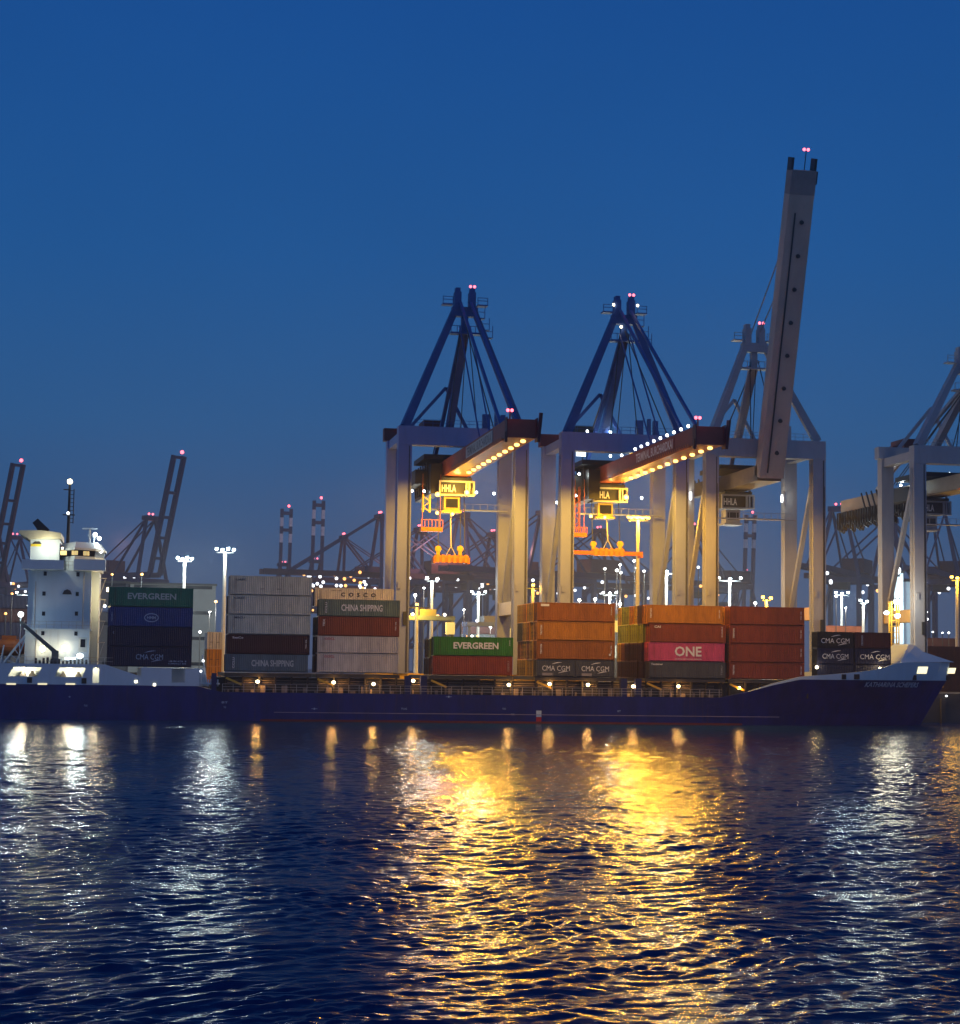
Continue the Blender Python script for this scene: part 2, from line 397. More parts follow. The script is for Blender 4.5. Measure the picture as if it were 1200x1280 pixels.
stack(32.34, 7.2, [
    (HC, 'cream', 'off-white container with small red wording at the bottom of its stack', lg(('t', 'OOCL', -.35, .84, 1.5, .36, m_letterred, dict(bold=.02))), 0),
    (STD, 'cream', 'off-white container with small red wording directly under a maroon one', lg(('t', 'OOCL', -.35, .84, 1.5, .36, m_letterred, dict(bold=.02))), 0),
    (HC, 'rust', 'maroon container between an off-white one and a sage green one', lg(('t', 'TEX', -.43, .68, 1.1, .3, W_, dict(vertical=True, bold=.02)), idr), .05),
    (STD, 'sage', 'sage green container with white wording in front of the cream one', lg(('t', 'CHINA SHIPPING', .03, .52, 6.2, 1.0, W_, dict(bold=.02)), ('t', 'CCLU', -.41, .5, 1.6, .3, W_, VT)), .1)])
container(32.5, 9.4, 17.27, L40, HC, 'cream', 'cream container with widely spaced dark letters, set behind the sage green one', G_,
          lg(('t', 'C  O  S  C  O', .05, .66, 5.4, .62, dk, dict(bold=.035)), ('t', 'CBHU 808', -.23, .86, 1.6, .14, dk)))
stack(49.75, 7.1, [
    (HC, 'red', 'oxide red container underneath the leaf green one', lg(('t', 'GESU', .45, .5, 1.6, .3, paint('faded_lettering', (.4, .25, .2), .5), VT)), 0),
    (HC, 'lime', 'leaf green container with bold white lettering on the lowest stack', lg(('t', 'EVERGREEN', .03, .55, 6.9, 1.0, W_, dict(bold=.03)), ('t', 'EGHU', .455, .72, .8, .14, W_, VT)), .1)])
zb = 7.07
for sx, lab in ((-1, 'charcoal half length container with white arcs and wording, left twin under the brown stack'), (1, 'charcoal half length container with white arcs and wording, right twin under the brown stack')):
    container(65.7 + sx * 3.068, Y0, zb, L20, STD, 'charcoal', lab, G_, lg(('cma', .0, .5, 4.0, W_), ('bar', -.22, .15, 1.6, .4, paint('faded_panel', (.3, .27, .26), .5))))
stack(65.7, zb + STD, [
    (HC, 'brown', 'brown container resting on the two charcoal half length ones', lg(vl, idr, ('bar', .44, .3, .3, .3, W_)), 0),
    (HC, 'orange', 'orange-brown container between two darker brown ones', lg(vl, ('t', 'TRIU', .455, .5, 1.5, .17, m_letterred, VT)), 0),
    (HC, 'brown', 'brown container topmost of its stack, with a small pale plate by its upper left corner', lg(('bar', -.40, .86, 1.3, .36, W_), ('t', 'TCKU', .455, .6, 1.3, .17, W_, VT)), 0)])
stack(83.15, 7.05, [
    (STD, 'charcoal', 'charcoal container underneath the magenta one', lg(('t', 'Textainer', -.40, .84, 1.9, .3, W_), ('t', 'TEMU', .45, .5, 1.5, .3, paint('grey_lettering', (.3, .3, .3), .5), VT)), .25),
    (HC, 'magenta', 'magenta container with three big white letters', lg(('t', 'ONE', .02, .55, 4.3, 1.55, W_, dict(bold=.025)), ('t', 'OCEAN NETWORK EXPRESS', .02, .14, 4.3, .16, W_)), .1),
    (HC, 'rust', 'rust brown container between the magenta one and an orange one', lg(('t', 'CAI', -.40, .84, 1.0, .36, W_, dict(bold=.025)), ('t', 'CAIU', .45, .6, 1.6, .2, W_, VT)), .3),
    (HC, 'orange', 'orange container topmost above the magenta one', lg(vl, idr), -.2)])
stack(96.25, 7.08, [
    (STD, 'crimson', 'dark red container at the bottom of the all red stack', lg(vl, idr), 0),
    (HC, 'crimson', 'dark red container second from the bottom of the all red stack', lg(idr), 0),
    (HC, 'crimson', 'dark red container second from the top of the all red stack', lg(vl, idr), 0),
    (HC, 'rust', 'rusty red container topmost of the all red stack', lg(idr), 0)])
# short stack behind the bow
for x, tiers in ((107.62, [('navy', 'navy half length container hidden low behind the bow bulwark, near its left', None), ('navy', 'navy half length container with white arcs, middle of the short stack', ('cma', 0, .5, 4.0, W_)), ('black', 'black half length container with white arcs on top of the short stack', ('cma', 0, .45, 4.4, W_))]),
                 (113.95, [('navy', 'navy half length container hidden low behind the bow bulwark, near its right', None), ('navy', 'navy half length container with white arcs below a dull maroon one near the bow', ('cma', .05, .5, 4.6, W_)), ('maroon', 'dull maroon half length container on top of the short stack nearest the bow', ('t', 'CRONOS', -.3, .5, 1.6, .3, m_letterblue, VT))])):
    z = 7.0
    for key, lab, l in tiers:
        container(x + 1.3, 5.6, z, L20, STD, key, lab, G_, lg(l) if l else None); z += STD
# inner rows seen end-on, row by row away from the water side
ORD = ['second', 'third', 'fourth', 'fifth', 'sixth', 'seventh']
TIER = ['bottom', 'second', 'third', 'top']
def inner(xc, z0, rows, what):
    for r, cols in enumerate(rows):
        z = z0
        for k, key in enumerate(cols):
            if key:
                H = HC if k else STD
                tn = 'top' if k == len(cols) - 1 else TIER[k]
                word = {'ochre': 'ochre', 'olive': 'olive green', 'umber': 'dark umber', 'orange': 'orange', 'brown': 'brown', 'navy': 'navy', 'maroon': 'maroon', 'black': 'black', 'charcoal': 'charcoal', 'rust': 'rusty', 'crimson': 'dark red'}[key]
                container(xc + random.uniform(-.12, .12), Y0 + 2.5 * (r + 1), z, L40, H, key, f'{word} container end-on, {ORD[r]} row from water, {tn} tier of {what}', G_)
            z += HC if k else STD
inner(65.7, 7.07, [['ochre', 'ochre', 'ochre', 'ochre'], ['ochre', 'brown', 'orange', 'ochre'], ['ochre', 'ochre', 'ochre', 'orange'], ['ochre', 'orange', 'charcoal', 'ochre'], ['ochre', 'brown', 'charcoal', 'ochre']], 'the brown stack')
inner(82.9, 7.05, [['umber', 'umber', 'olive', 'umber'], ['umber', 'umber', 'olive', 'ochre'], ['umber', 'umber', 'olive', 'orange'], ['umber', 'umber', 'olive', 'olive'], ['umber', 'brown', 'olive', 'olive'], ['umber', 'ochre', 'olive', 'ochre']], 'the magenta stack')
inner(96.2, 7.08, [['black', 'black', 'orange', 'orange'], ['black', 'black', 'ochre', 'ochre']], 'the all red stack')
inner(49.6, 7.1, [['umber', 'olive'], ['umber', 'umber']], 'the leaf green stack')
inner(19.0, 7.2, [['black', 'black', 'navy', 'navy']], 'the tall grey stack')
inner(32.3, 7.2, [['black', 'black', 'black'], ['black', 'black', 'black']], 'the sage green stack')

# ---------------------------------------------------------------- the ship
ship = thing('container_ship', (50, 11.7, 0), 'navy blue cargo ship with white deckhouse moored along the quay, laden with containers', 'ship')
def lerp_tab(tab, x):
    for (a, va), (b, vb) in zip(tab, tab[1:]):
        if x <= b: t = max(0, (x - a) / (b - a)); return va + (vb - va) * t
    return tab[-1][1]
HB_DECK = [(-45, 11.7), (96, 11.7), (104, 11.35), (112, 10.0), (119, 7.4), (124, 4.6), (128, 2.1), (131, .12)]
HB_WL = [(-45, 11.7), (84, 11.7), (96, 10.6), (106, 7.9), (114, 5.0), (120, 2.5), (124, .9), (126.4, .12)]
TOP = [(-45, 5.0), (8.8, 5.0), (12.2, 4.2), (88.5, 4.2), (92, 4.9), (97, 6.2), (101.5, 7.15), (131, 7.25)]
YC = 11.7
xs = sorted(set(list(np.linspace(-45, 88, 60)) + [8.8, 12.2, 88.5] + list(np.linspace(88.5, 131, 46))))
zl = [-1.5, 0.0, .25, .5, .75, 1.0]
hull = MB(); rows = []
def stem_x(x, f):  # squeeze the fore body so the stem rakes forward with height
    return x
for x in xs:
    top = lerp_tab(TOP, x); ring = []
    for k, lv in enumerate(zl):
        z = lv if k == 0 else top * lv
        f = 0 if k == 0 else lv
        xmax = 126.4 + 4.6 * f
        xx = x if x < 84 else 84 + (x - 84) * (xmax - 84) / (131 - 84)
        hbw = lerp_tab(HB_WL, 84 + (x - 84) * (126.4 - 84) / 47 if x > 84 else x); hbd = lerp_tab(HB_DECK, x)
        hb = hbw + (hbd - hbw) * f ** 1.3
        ring.append((xx, hb, z))
    rows.append(ring)
n = len(zl)
for side in (-1, 1):
    vs = [(x, YC + side * hb, z) for r in rows for x, hb, z in r]
    hull.add(vs, [(i * n + k, (i + 1) * n + k, (i + 1) * n + k + 1, i * n + k + 1) for i in range(len(rows) - 1) for k in range(n - 1)])
dv = []
for r in rows:
    x, hb, z = r[-1]; dv += [(x, YC - hb, z - .02), (x, YC + hb, z - .02)]
hull.add(dv, [(2 * i, 2 * i + 2, 2 * i + 3, 2 * i + 1) for i in range(len(rows) - 1)])
hull.build('hull', m_hull, ship)
# boot top line and rubbing strake
MB().box(20, 98, -.05, -.001, 1.28, 1.36).build('rubbing_strake', paint('strake_paint', (.32, .27, .32), .5), ship)
MB().box(18, 92, -.03, -.001, .0, .30).build('boot_topping', paint('boot_topping_red', (.14, .018, .016), .6), ship)
dm = MB(); dm.add([(59.5, -.012, 1.0), (60.3, -.012, 1.0), (60.3, -.012, 1.95), (59.5, -.012, 1.95)], [(0, 1, 2, 3)]); dm.build('pilot_mark_white', m_swhite, ship)
dm = MB(); dm.add([(59.5, -.012, .3), (60.3, -.012, .3), (60.3, -.012, .99), (59.5, -.012, .99)], [(0, 1, 2, 3)]); dm.build('pilot_mark_red', paint('mark_red', (.4, .02, .03), .5), ship)
for px, py in ((87, 871), (107, 882), (281, 878), (281, 884), (393, 886), (505, 886), (561, 871), (630, 886), (641, 893), (774, 889), (904, 890), (975, 873), (1119, 875), (1003, 889)):
    p = at(px, py, -.02); mk = MB(); w = random.choice((.35, .5, .9))
    hbz = p
    yy = -.015 if p.x < 84 else YC - (lerp_tab(HB_WL, p.x) + (lerp_tab(HB_DECK, p.x) - lerp_tab(HB_WL, p.x)) * max(0, min(1, p.z / 7)) ** 1.3) - .05
    if p.x < 84:
        put_text(mk, random.choice(('BT', '⌂', '+', 'TUG', '—o—')) if False else random.choice(('BT', '+', 'TUG')), (p.x, yy, p.z), w, .28); mk.build('hull_marking', m_letterblue, ship)
# ship name on the flared bow
def hull_pt(x, z):
    top = lerp_tab(TOP, x); f = max(0, min(1, z / top))
    xx = (x - 84) / ((126.4 + 4.6 * f - 84) / 47) + 84 if x > 84 else x   # invert the squeeze
    hbw = lerp_tab(HB_WL, 84 + (xx - 84) * (126.4 - 84) / 47 if xx > 84 else xx); hbd = lerp_tab(HB_DECK, xx)
    return YC - (hbw + (hbd - hbw) * f ** 1.3)
nm = MB(); vs, fs = text_geo('KATHARINA SCHEPERS', .02, .25)
from mathutils.bvhtree import BVHTree
_hull_tree = BVHTree.FromPolygons([Vector(v) for v in hull.v], hull.f)
def on_hull(x, z):
    h = _hull_tree.ray_cast(Vector((x, -20, z)), Vector((0, 1, 0)))[0]
    return h.y if h is not None else 0
nm.add([(118.8 + u * 11.3, on_hull(118.8 + u * 11.3, 6.5 + v * .8) - .05, 6.5 + v * .8) for u, v in vs], fs)
nm.build('ship_name', paint('name_lettering', (.62, .66, .75), .5), ship)

# bow: white bulwark and visor
bw = MB(); vs = []; prof = [(93, 5.2), (97, 6.5), (101.5, 7.6), (106, 7.95), (110, 8.3), (114, 8.75), (116.5, 9.3), (118.2, 9.9), (121, 10.15), (131.6, 10.25)]
bxs = np.linspace(93, 131, 60); rows_b = []
for x in bxs:
    z0 = lerp_tab(TOP, x) + .004; z1 = max(z0 + .05, lerp_tab(prof, x)); hb = lerp_tab(HB_DECK, x)
    fl = .22 * (z1 - z0) * min(1, max(0, (x - 100) / 20))
    rows_b.append(((x, hb, z0), (x + fl * .9, hb + fl * .5 * (1 if x < 129 else .2), z1)))
for side in (-1, 1):
    vs = [(p[0], YC + side * (p[1] + .02), p[2]) for r in rows_b for p in r] + [(p[0] - .05, YC + side * max(.03, p[1] - .2), p[2]) for r in rows_b for p in r]
    m_ = len(rows_b); o = 2 * m_; fs = []
    for i in range(m_ - 1):
        fs += [(2 * i, 2 * i + 2, 2 * i + 3, 2 * i + 1), (o + 2 * i, o + 2 * i + 1, o + 2 * i + 3, o + 2 * i + 2), (2 * i + 1, 2 * i + 3, o + 2 * i + 3, o + 2 * i + 1)]
    bw.add(vs, fs)
bw.build('bow_bulwark', m_swhite, ship)
vz = MB()
def hbp(x): return lerp_tab(HB_DECK, x) + .4
tipx = 119.6
vv = [(119.9, YC - hbp(119.9), 9.9), (123.2, YC - 3.0, 13.1), (123.2, YC + 3.0, 13.1), (119.9, YC + hbp(119.9), 9.9),
      (124.3, YC - 3.0, 12.9), (124.3, YC + 3.0, 12.9), (125.6, YC - 3.1, 11.9), (125.6, YC + 3.1, 11.9), (132.3, YC - .4, 10.3), (132.3, YC + .4, 10.3),
      (127, YC - hbp(127) - .3, 10.25), (127, YC + hbp(127) + .3, 10.25), (123, YC - hbp(123) - .1, 10.2), (123, YC + hbp(123) + .1, 10.2)]
vz.add(vv, [(0, 1, 2, 3), (1, 4, 5, 2), (4, 6, 7, 5), (6, 8, 9, 7), (6, 10, 8), (7, 9, 11), (0, 12, 4, 1), (12, 10, 6, 4), (3, 2, 5, 13), (13, 5, 7, 11)])
vz.build('bow_visor', m_swhite, ship)
for px0, px1, py0, py1 in ((1146, 1160, 833.5, 842), (1184, 1195, 835, 842)):
    a = at(px0, py1, YC - 3.5); b = at(px1, py0, YC - 3.5)
    xm = (at(px0, py0, YC - 5).x + at(px1, py0, YC - 5).x) / 2
    w = MB(); yA = 0
    P = []
    for px, py in ((px0, py1), (px1 - 2, py1), (px1, py0), (px0 + 2, py0)):
        # lies on the bulwark face: march along the sight line to the hull surface
        best = None
        for k in range(0, 130):
            Y = k * .1; p = at(px, py, Y)
            fl = .22 * (p.z - 7.25); x = min(131, p.x - fl * .9); hb = lerp_tab(HB_DECK, x) + fl * .5
            if Y >= YC - hb - .06: best = p; break
        P.append(best if best is not None else at(px, py, 11.5))
    w.add([tuple(p - Vector((0, .05, 0))) for p in P], [(0, 1, 2, 3)])
    w.build('fairlead_opening', glow('lit_opening', (1, .86, .5), 1.6), ship)
for px, py, s in ((1055, 846, .7), (1071, 846, .9), (1143, 847, .7), (1185, 847, .7)):
    Y = 0
    for k in range(130):
        p = at(px, py, k * .1)
        if k * .1 >= YC - lerp_tab(HB_DECK, min(131, p.x)) - .22: break
    MB().cbox(p, s, .14, .8).build('fairlead', m_black, ship)

# coaming, hatch covers, lashing posts and rails of the main deck
MB().box(11.5, 102, 1.9, 21.5, 4.19, 6.35).build('hatch_coaming', m_coam, ship)
for x0, x1 in ((12.6, 25.4), (26.1, 38.7), (43.2, 56.2), (59.4, 72.1), (76.7, 89.5), (90.0, 103.5)):
    MB().box(x0, x1, .75, 22.6, 6.5, 7.03).build('hatch_cover', paint('hatch_cover_paint', (.055, .05, .045), .7), ship)
    st = MB()
    for k in range(6):
        x = x0 + .4 + (x1 - x0 - .8) * k / 5; st.box(x - .12, x + .12, 1.2, 1.9, 4.2, 6.5)
    st.build('coaming_stay', m_coam, ship)
    MB().bar((x0 + .3, .9, 6.3), (x0 + 2.6, .7, 5.3), .16, .3).build('stowed_lashing_bar', m_yellow, ship)
MB().box(104, 112.5, 4.6, 19, 6.2, 6.98).build('hatch_cover', m_coam, ship)
for px in (267.5, 510, 529.5, 779.5, 797.5):
    p = at(px, 850, .5); ww = .95 if px > 300 else .7
    MB().box(p.x - ww / 2, p.x + ww / 2, .15, 1.2, 4.1, 6.95).build('lashing_post', m_post, ship)
rl = MB(); x = 12.4
for z in (4.62, 5.0, 5.4): rl.box(12.4, 88.8, .12, .17, z - .025, z + .025)
while x < 89:
    rl.box(x - .03, x + .03, .11, .18, 4.19, 5.42); x += 1.55
rl.build('deck_railing', m_rail, ship)
# clutter along the side passage: pipes, boxes, vents
pv = MB()
for k in range(46):
    x = 13 + k * 1.65 + random.uniform(-.4, .4); h = random.uniform(.3, 1.1); pv.box(x, x + random.uniform(.2, .9), 1.3, 1.85, 4.2, 4.2 + h)
pv.tube((13, 1.75, 5.6), (88, 1.75, 5.6), .09); pv.tube((13, 1.75, 5.95), (88, 1.75, 5.95), .07)
pv.build('deck_piping', paint('deck_piping_paint', (.22, .17, .13), .6), ship)
for px, py in ((322, 852), (417, 853), (467, 855), (516.5, 851), (636, 856), (687, 855), (735, 856), (791.5, 858), (848, 858), (924, 860)):
    p = at(px, py, 1.0)
    d = MB().ball(p, .30, .2, .26).build('deck_lamp', m_warm, ship)
    lamp_light(d, p + Vector((0, -.35, .0)), 330, (1, .5, .12), .15)
# stern: white bulwark with lit openings
P = lambda px, py, Y=-.01: at(px, py, Y)
bk = MB()
zb0, zw0, zw1, zt = 5.02, 6.12, 7.45, 7.98
def q(x0, x1, z0, z1, xb0=None, xb1=None):
    xb0 = x0 if xb0 is None else xb0; xb1 = x1 if xb1 is None else xb1
    vs = [(xb0, -.03, z0), (xb1, -.03, z0), (x1, -.03, z1), (x0, -.03, z1)]; vs += [(a, .12, c) for a, b, c in vs]
    bk.add(vs, [(0, 1, 2, 3), (7, 6, 5, 4), (0, 4, 5, 1), (1, 5, 6, 2), (2, 6, 7, 3), (3, 7, 4, 0)])
X = lambda px, z: P(px, 840).x
h1 = (P(17, 834).x, P(52, 834).x, P(10, 846).x, P(47, 846).x); h2 = (P(74, 835).x, P(107, 835).x, P(68, 847).x, P(103, 847).x); h3 = (P(116, 838).x, P(124, 838).x)
q(-45, -4.6, zw1, zt); q(-45, -4.6, zb0, 5.3)
q(-45, h1[0], zw0, zw1, -45, h1[2]); q(h1[1], h2[0], zw0, zw1, h1[3], h2[2]); q(h2[1], h3[0], zw0, zw1, h2[3], h3[0]); q(h3[1], -4.6, zw0, zw1)
q(-45, h3[0], 5.3, zw0); q(h3[1], -4.6, 5.3, zw0)
bk.prism([(-4.6, 5.02), (9.0, 5.02), (9.0, 7.5), (6.9, 7.5), (6.9, 5.5), (5.0, 5.5), (5.0, 7.6), (.6, 7.6), (.6, 6.3), (-4.6, zt)], -.03, .12)
bk.build('stern_bulwark', m_swhite, ship)
for px, py in ((37, 850), (105, 851)): MB().cbox(P(px, py) - Vector((0, .06, 0)), .7, .12, .8).build('fairlead', m_black, ship)
for px in (14, 53, 88): MB().cbox(P(px, 855) - Vector((0, .05, 0)), 1.3, .06, .22).build('lit_scupper', glow('lit_scupper_glow', (1, .86, .5), 1.0), ship)
for px, py in ((170, 852), (193, 856)): MB().cbox(P(px, py) - Vector((0, .06, 0)), .35, .08, .35).build('side_lamp', m_warm, ship)
MB().box(-45, -4.2, 4.0, 4.2, 5, 7.9).build('mooring_deck_wall', m_swhite, ship)
MB().box(-45, -4.4, .15, 23, 7.72, 7.9).build('poop_deck', m_deck, ship)
MB().box(.0, 10, 3, 20, 5, 7.6).build('hatch_pedestal', m_swhite, ship)
for x in (-16.5, -15.2, -13.0, -10.8, -8.6): MB().box(x, x + .4, 2.5, 3.2, 5, 6.9).tube((x + .2, 2.4, 6.2), (x + .2, 3.3, 6.2), .45, n=10).build('mooring_winch', m_steel, ship)
for px, w in ((30, 900), (88, 800), (120, 300)):
    p = at(px, 838, 2.0); d = MB().ball(p + Vector((0, 0, .5)), .2).build('passage_lamp', m_warm, ship); lamp_light(d, p, w, WARM, .15)

# deckhouse
dhs = MB()
dhs.box(-16.2, -7.0, 3.0, 20, 7.9, 12.9); dhs.box(-16.4, -6.8, 2.8, 20.2, 12.9, 13.1)
dhs.box(-15.3, -7.0, 4.0, 19, 13.1, 21.7); dhs.box(-16.2, -15.3, 6.5, 17, 13.1, 21.7); dhs.box(-7.0, -5.9, 6.5, 17, 8, 21.7)
for z in (16.0, 18.9): dhs.box(-15.32, -6.98, 3.985, 3.999, z, z + .05)
dhs.build('deckhouse', m_swhite, ship)
for px, py in ((56.5, 717), (97.5, 718), (55, 742), (96.5, 742.5), (54.5, 767), (95.5, 767)):
    MB().cbox(at(px, py, 3.98), .45, .06, .6).build('porthole_window', m_dark_glass, ship)
for px, py in ((53.5, 791.5), (95, 792)): MB().cbox(at(px, py, 2.98), .45, .06, .6).build('porthole_window', m_dark_glass, ship)
p = at(84, 740, 3.98); vt = MB(); vt.prism([(p.x - .7, p.z - .35), (p.x + .7, p.z - .35), (p.x + .45, p.z + .2), (p.x, p.z + .4), (p.x - .45, p.z + .2)], p.y - .08, p.y); vt.build('vent_hood', m_steel, ship)
a = at(98, 815, 2.95); b = at(109, 797, 2.95); dr = MB(); dr.box(a.x, b.x, 2.93, 2.99, a.z, b.z).build('deckhouse_door', paint('door_frame_paint', (.5, .55, .55), .5), ship)
MB().box(a.x + .25, b.x - .25, 2.90, 2.928, a.z + .7, b.z - .25).build('door_window', m_dark_glass, ship)
for px, py in ((53, 811), (80.5, 810)):
    p = at(px, py, 2.7); d = MB().ball(p, .42, .3, .5).build('wall_floodlight', m_warm, ship); lamp_light(d, p - Vector((0, .9, 0)), 170, WARM, .25)
p = at(100, 820, 1.2); d = MB().ball(p, .5, .4, .4).build('deck_floodlight', m_white, ship); lamp_light(d, p - Vector((0, .6, 0)), 2500, WHITE, .35, 150, p + Vector((0, -10, .8))); lamp_light(d, p - Vector((0, .6, 0)), 160, WHITE, .35)
p = at(88, 823, 1.2); MB().cbox(p, 1.5, .4, .35).build('deck_floodlight', m_white, ship)
for zz, x0, x1, y in ((13.1, -16.4, -6.8, 2.85), (21.9, -11.0, -5.2, 2.7)):
    r_ = MB()
    for h in (.55, 1.05): r_.box(x0, x1, y, y + .05, zz + h - .025, zz + h + .025)
    for k in range(10): x = x0 + (x1 - x0) * k / 9; r_.box(x - .025, x + .025, y, y + .05, zz, zz + 1.07)
    r_.build('house_railing', m_rail, ship)
for x, z0, z1 in ((-14.6, 8, 21.5), (-8.1, 13.2, 21.5), (-15.0, 13.2, 20)):
    MB().tube((x, 3.9 if z0 > 10 else 2.9, z0), (x, 3.9 if z0 > 10 else 2.9, z1 if z0 > 10 else 12.8), .06, n=6).build('drain_pipe', m_rail, ship)
# bridge
wh = MB()
oct_ = [(-12.0, 9), (-12.0, 14), (-9.5, 17.5), (-6.6, 15.5), (-5.3, 13), (-5.3, 9.5), (-6.6, 5.0), (-9.5, 3.0)]
def octo(mb, pts, z0, z1, k0=1.0, k1=1.0, cx=-8.9, cy=11.0):
    n = len(pts); vs = [(cx + (x - cx) * k0, cy + (y - cy) * k0, z0) for x, y in pts] + [(cx + (x - cx) * k1, cy + (y - cy) * k1, z1) for x, y in pts]
    return mb.add(vs, [tuple(range(n)), tuple(range(2 * n - 1, n - 1, -1))] + [(i, (i + 1) % n, (i + 1) % n + n, i + n) for i in range(n)])
octo(wh, oct_, 21.7, 23.85, .94, 1.0); octo(wh, oct_, 24.75, 25.05, 1.06, 1.06); octo(wh, oct_, 25.05, 26.0, 1.03, .84)
wh.build('wheelhouse', m_swhite, ship)
gl = MB(); octo(gl, oct_, 23.85, 24.75, .97, .99); gl.build('wheelhouse_glazing', m_dark_glass, ship)
for px, s_w in ((79, .9), (91, .35), (95, .5), (106, .5), (110, .3)):
    p = at(px, 689, 2.6); MB().cbox(Vector((p.x, 3.2 + abs(p.x + 9.5) * .62, 24.3)), s_w, .35, .62).build('lit_window', glow('lit_window_glow', (1, .75, .3), .55), ship)
wg = MB(); wg.box(-17.0, -11.0, 2.2, 4.2, 21.72, 21.9); wg.box(-17.0, -11.0, 2.2, 2.3, 21.9, 23.1); wg.box(-17.0, -16.9, 2.3, 4.2, 21.9, 23.1); wg.box(-9.6, -5.0, 2.6, 4.0, 21.72, 23.35)
wg.build('bridge_wing', m_swhite, ship)
fn = MB(); fn.box(-16.0, -11.8, 5.0, 15, 21.7, 26.3); fn.build('funnel', m_swhite, ship)
ht = MB(); ht.prism([(-17.6, 27.0), (-16.2, 26.2), (-11.6, 26.4), (-11.6, 27.2), (-14.5, 27.5), (-17.6, 27.4)], 3.4, 16); ht.build('funnel_cowl', paint('funnel_cowl_cream', (.5, .48, .34), .5), ship)
ex = MB(); ex.bar((-14.0, 8, 27.4), (-15.6, 8, 29.2), 1.1, 1.5, .9, 1.0); ex.build('exhaust_pipe', m_black, ship)
p = at(47, 681, 4.98); em = MB(); em.box(p.x - 1.0, p.x + .5, 4.94, 4.99, p.z - .25, p.z + .12); em.build('funnel_emblem', paint('emblem_yellow', (.7, .55, .05), .5), ship)
em = MB(); em.prism([(p.x - .8, p.z + .12), (p.x + .6, p.z + .12), (p.x + .3, p.z + .5), (p.x - .4, p.z + .5)], 4.945, 4.985); em.build('funnel_emblem', m_steel, ship)
p = at(62, 690, 3.4); d = MB().cbox(Vector((-11.3, 3.0, 24.9)), .3, .3, .3).build('funnel_floodlight', m_warm, ship); lamp_light(d, Vector((-13.4, 2.4, 25.0)), 650, (1, .92, .66), .3)
ms = MB(); mx, my = -10.75, 8.5
ms.tube((mx, my, 26), (mx, my, 35.0), .28, .16); ms.tube((mx + .65, my, 29), (mx + .65, my, 34.2), .07, n=6)
for k in range(9): ms.box(mx, mx + .65, my - .03, my + .03, 29.1 + k * .6, 29.18 + k * .6)
ms.box(mx - .9, mx + .9, my - .1, my + .1, 30.2, 30.35); ms.box(mx - .9, mx, my - .1, my + .1, 34.0, 34.15)
ms.build('signal_mast', m_black, ship)
p = Vector((mx, my, 35.3)); d = MB().ball(p, .42).build('mast_head_lamp', m_warm, ship); lamp_light(d, p + Vector((0, -.5, .1)), 250, WARM, .2)
MB().ball((mx - .1, my - .3, 30.5), .22).build('mast_lamp', m_white, ship)
rd = MB(); rd.tube((-7.6, 9, 26.1), (-7.6, 9, 28.2), .16); rd.box(-8.7, -6.5, 8.8, 9.2, 28.2, 28.42); rd.box(-7.85, -7.35, 8.7, 9.3, 27.2, 27.4); rd.build('radar_scanner', m_swhite, ship)
rd = MB(); rd.ball((-6.9, 8, 27.2), .35); rd.tube((-6.9, 8, 26), (-6.9, 8, 26.9), .1); rd.build('radar_dome', m_swhite, ship)
for px, py in ((119, 668), (124, 673), (121, 681), (126, 689)):
    p = at(px, py, 7.5); d = MB().ball(p, .32).build('bridge_searchlight', m_white, ship)
lamp_light(ship, at(127, 676, 6.6), 500, WHITE, .3)
for px, py in ((136, 737), (138, 757)):
    p = at(px, py, 4.5); d = MB().cbox(p, .6, .4, .6).build('stair_lamp', m_warm, ship); lamp_light(d, p + Vector((-.6, -.3, 0)), 260, (1, .7, .3), .15)
stt = MB()
for k in range(4): stt.bar((-5.9, 7.5, 8.2 + k * 3.2), (-5.0, 7.5, 11.2 + k * 3.2), .08, .14); stt.box(-5.9, -4.9, 7, 8.4, 11.2 + k * 3.2, 11.28 + k * 3.2)
stt.build('outside_stairs', m_rail, ship)
jb = MB(); a = at(25, 777, 1.6); b = at(69, 815, 1.6); jb.bar(a, b, .35, .45, .5, .6); jb.box(b.x - .5, b.x + .5, 1.2, 2.2, 7.9, b.z + .2); jb.build('provision_crane', paint('provision_crane_grey', (.10, .12, .12), .5), ship)
p = at(26, 768, 2.0); d = MB().ball(p, .42).build('stern_floodlight', m_white, ship); lamp_light(d, p + Vector((0, -.6, 0)), 2100, WHITE, .3, 150, p + Vector((0, -10, .5))); lamp_light(d, p + Vector((0, -.6, 0)), 220, WHITE, .3)
MB().tube((p.x, 2.1, 7.9), (p.x, 2.1, p.z), .07, n=6).build('floodlight_post', m_swhite, ship)
lb = thing('lifeboat', (at(15, 815, 3).x, 4.0, 7.9), 'orange lifeboat in a white sloping launching frame at the stern', 'lifeboat')
b_ = MB(); b_.ball((org(lb).x - .6, 5.0, 10.3), 3.2, 1.4, 1.3, n=14, m=8); b_.box(org(lb).x - 1.6, org(lb).x + .4, 4.4, 5.6, 11.2, 12.0); b_.build('boat_hull', paint('lifeboat_orange', (.6, .14, .02), .45), lb)
for dy in (3.4, 6.6):
    f_ = MB(); x = org(lb).x; f_.bar((x - 1.2, dy, 8.0), (x + 1.9, dy, 12.2), .3); f_.bar((x + .6, dy, 8), (x + 1.9, dy, 11.9), .2); f_.bar((x - 1.6, dy, 8), (x - 1.2, dy, 10.6), .2)
    for k in range(5): f_.bar((x - .9 + k * .6, dy, 8.5 + k * .8), (x + .3 + k * .25, dy, 8 + k * .7), .12)
    f_.build('launching_frame', m_swhite, lb)
dg_ = MB()
for k in range(14): x = -14.6 + k * .55; dg_.box(x, x + .3, 1.0, 1.5, 7.9, 8.4 + random.random() * .5)
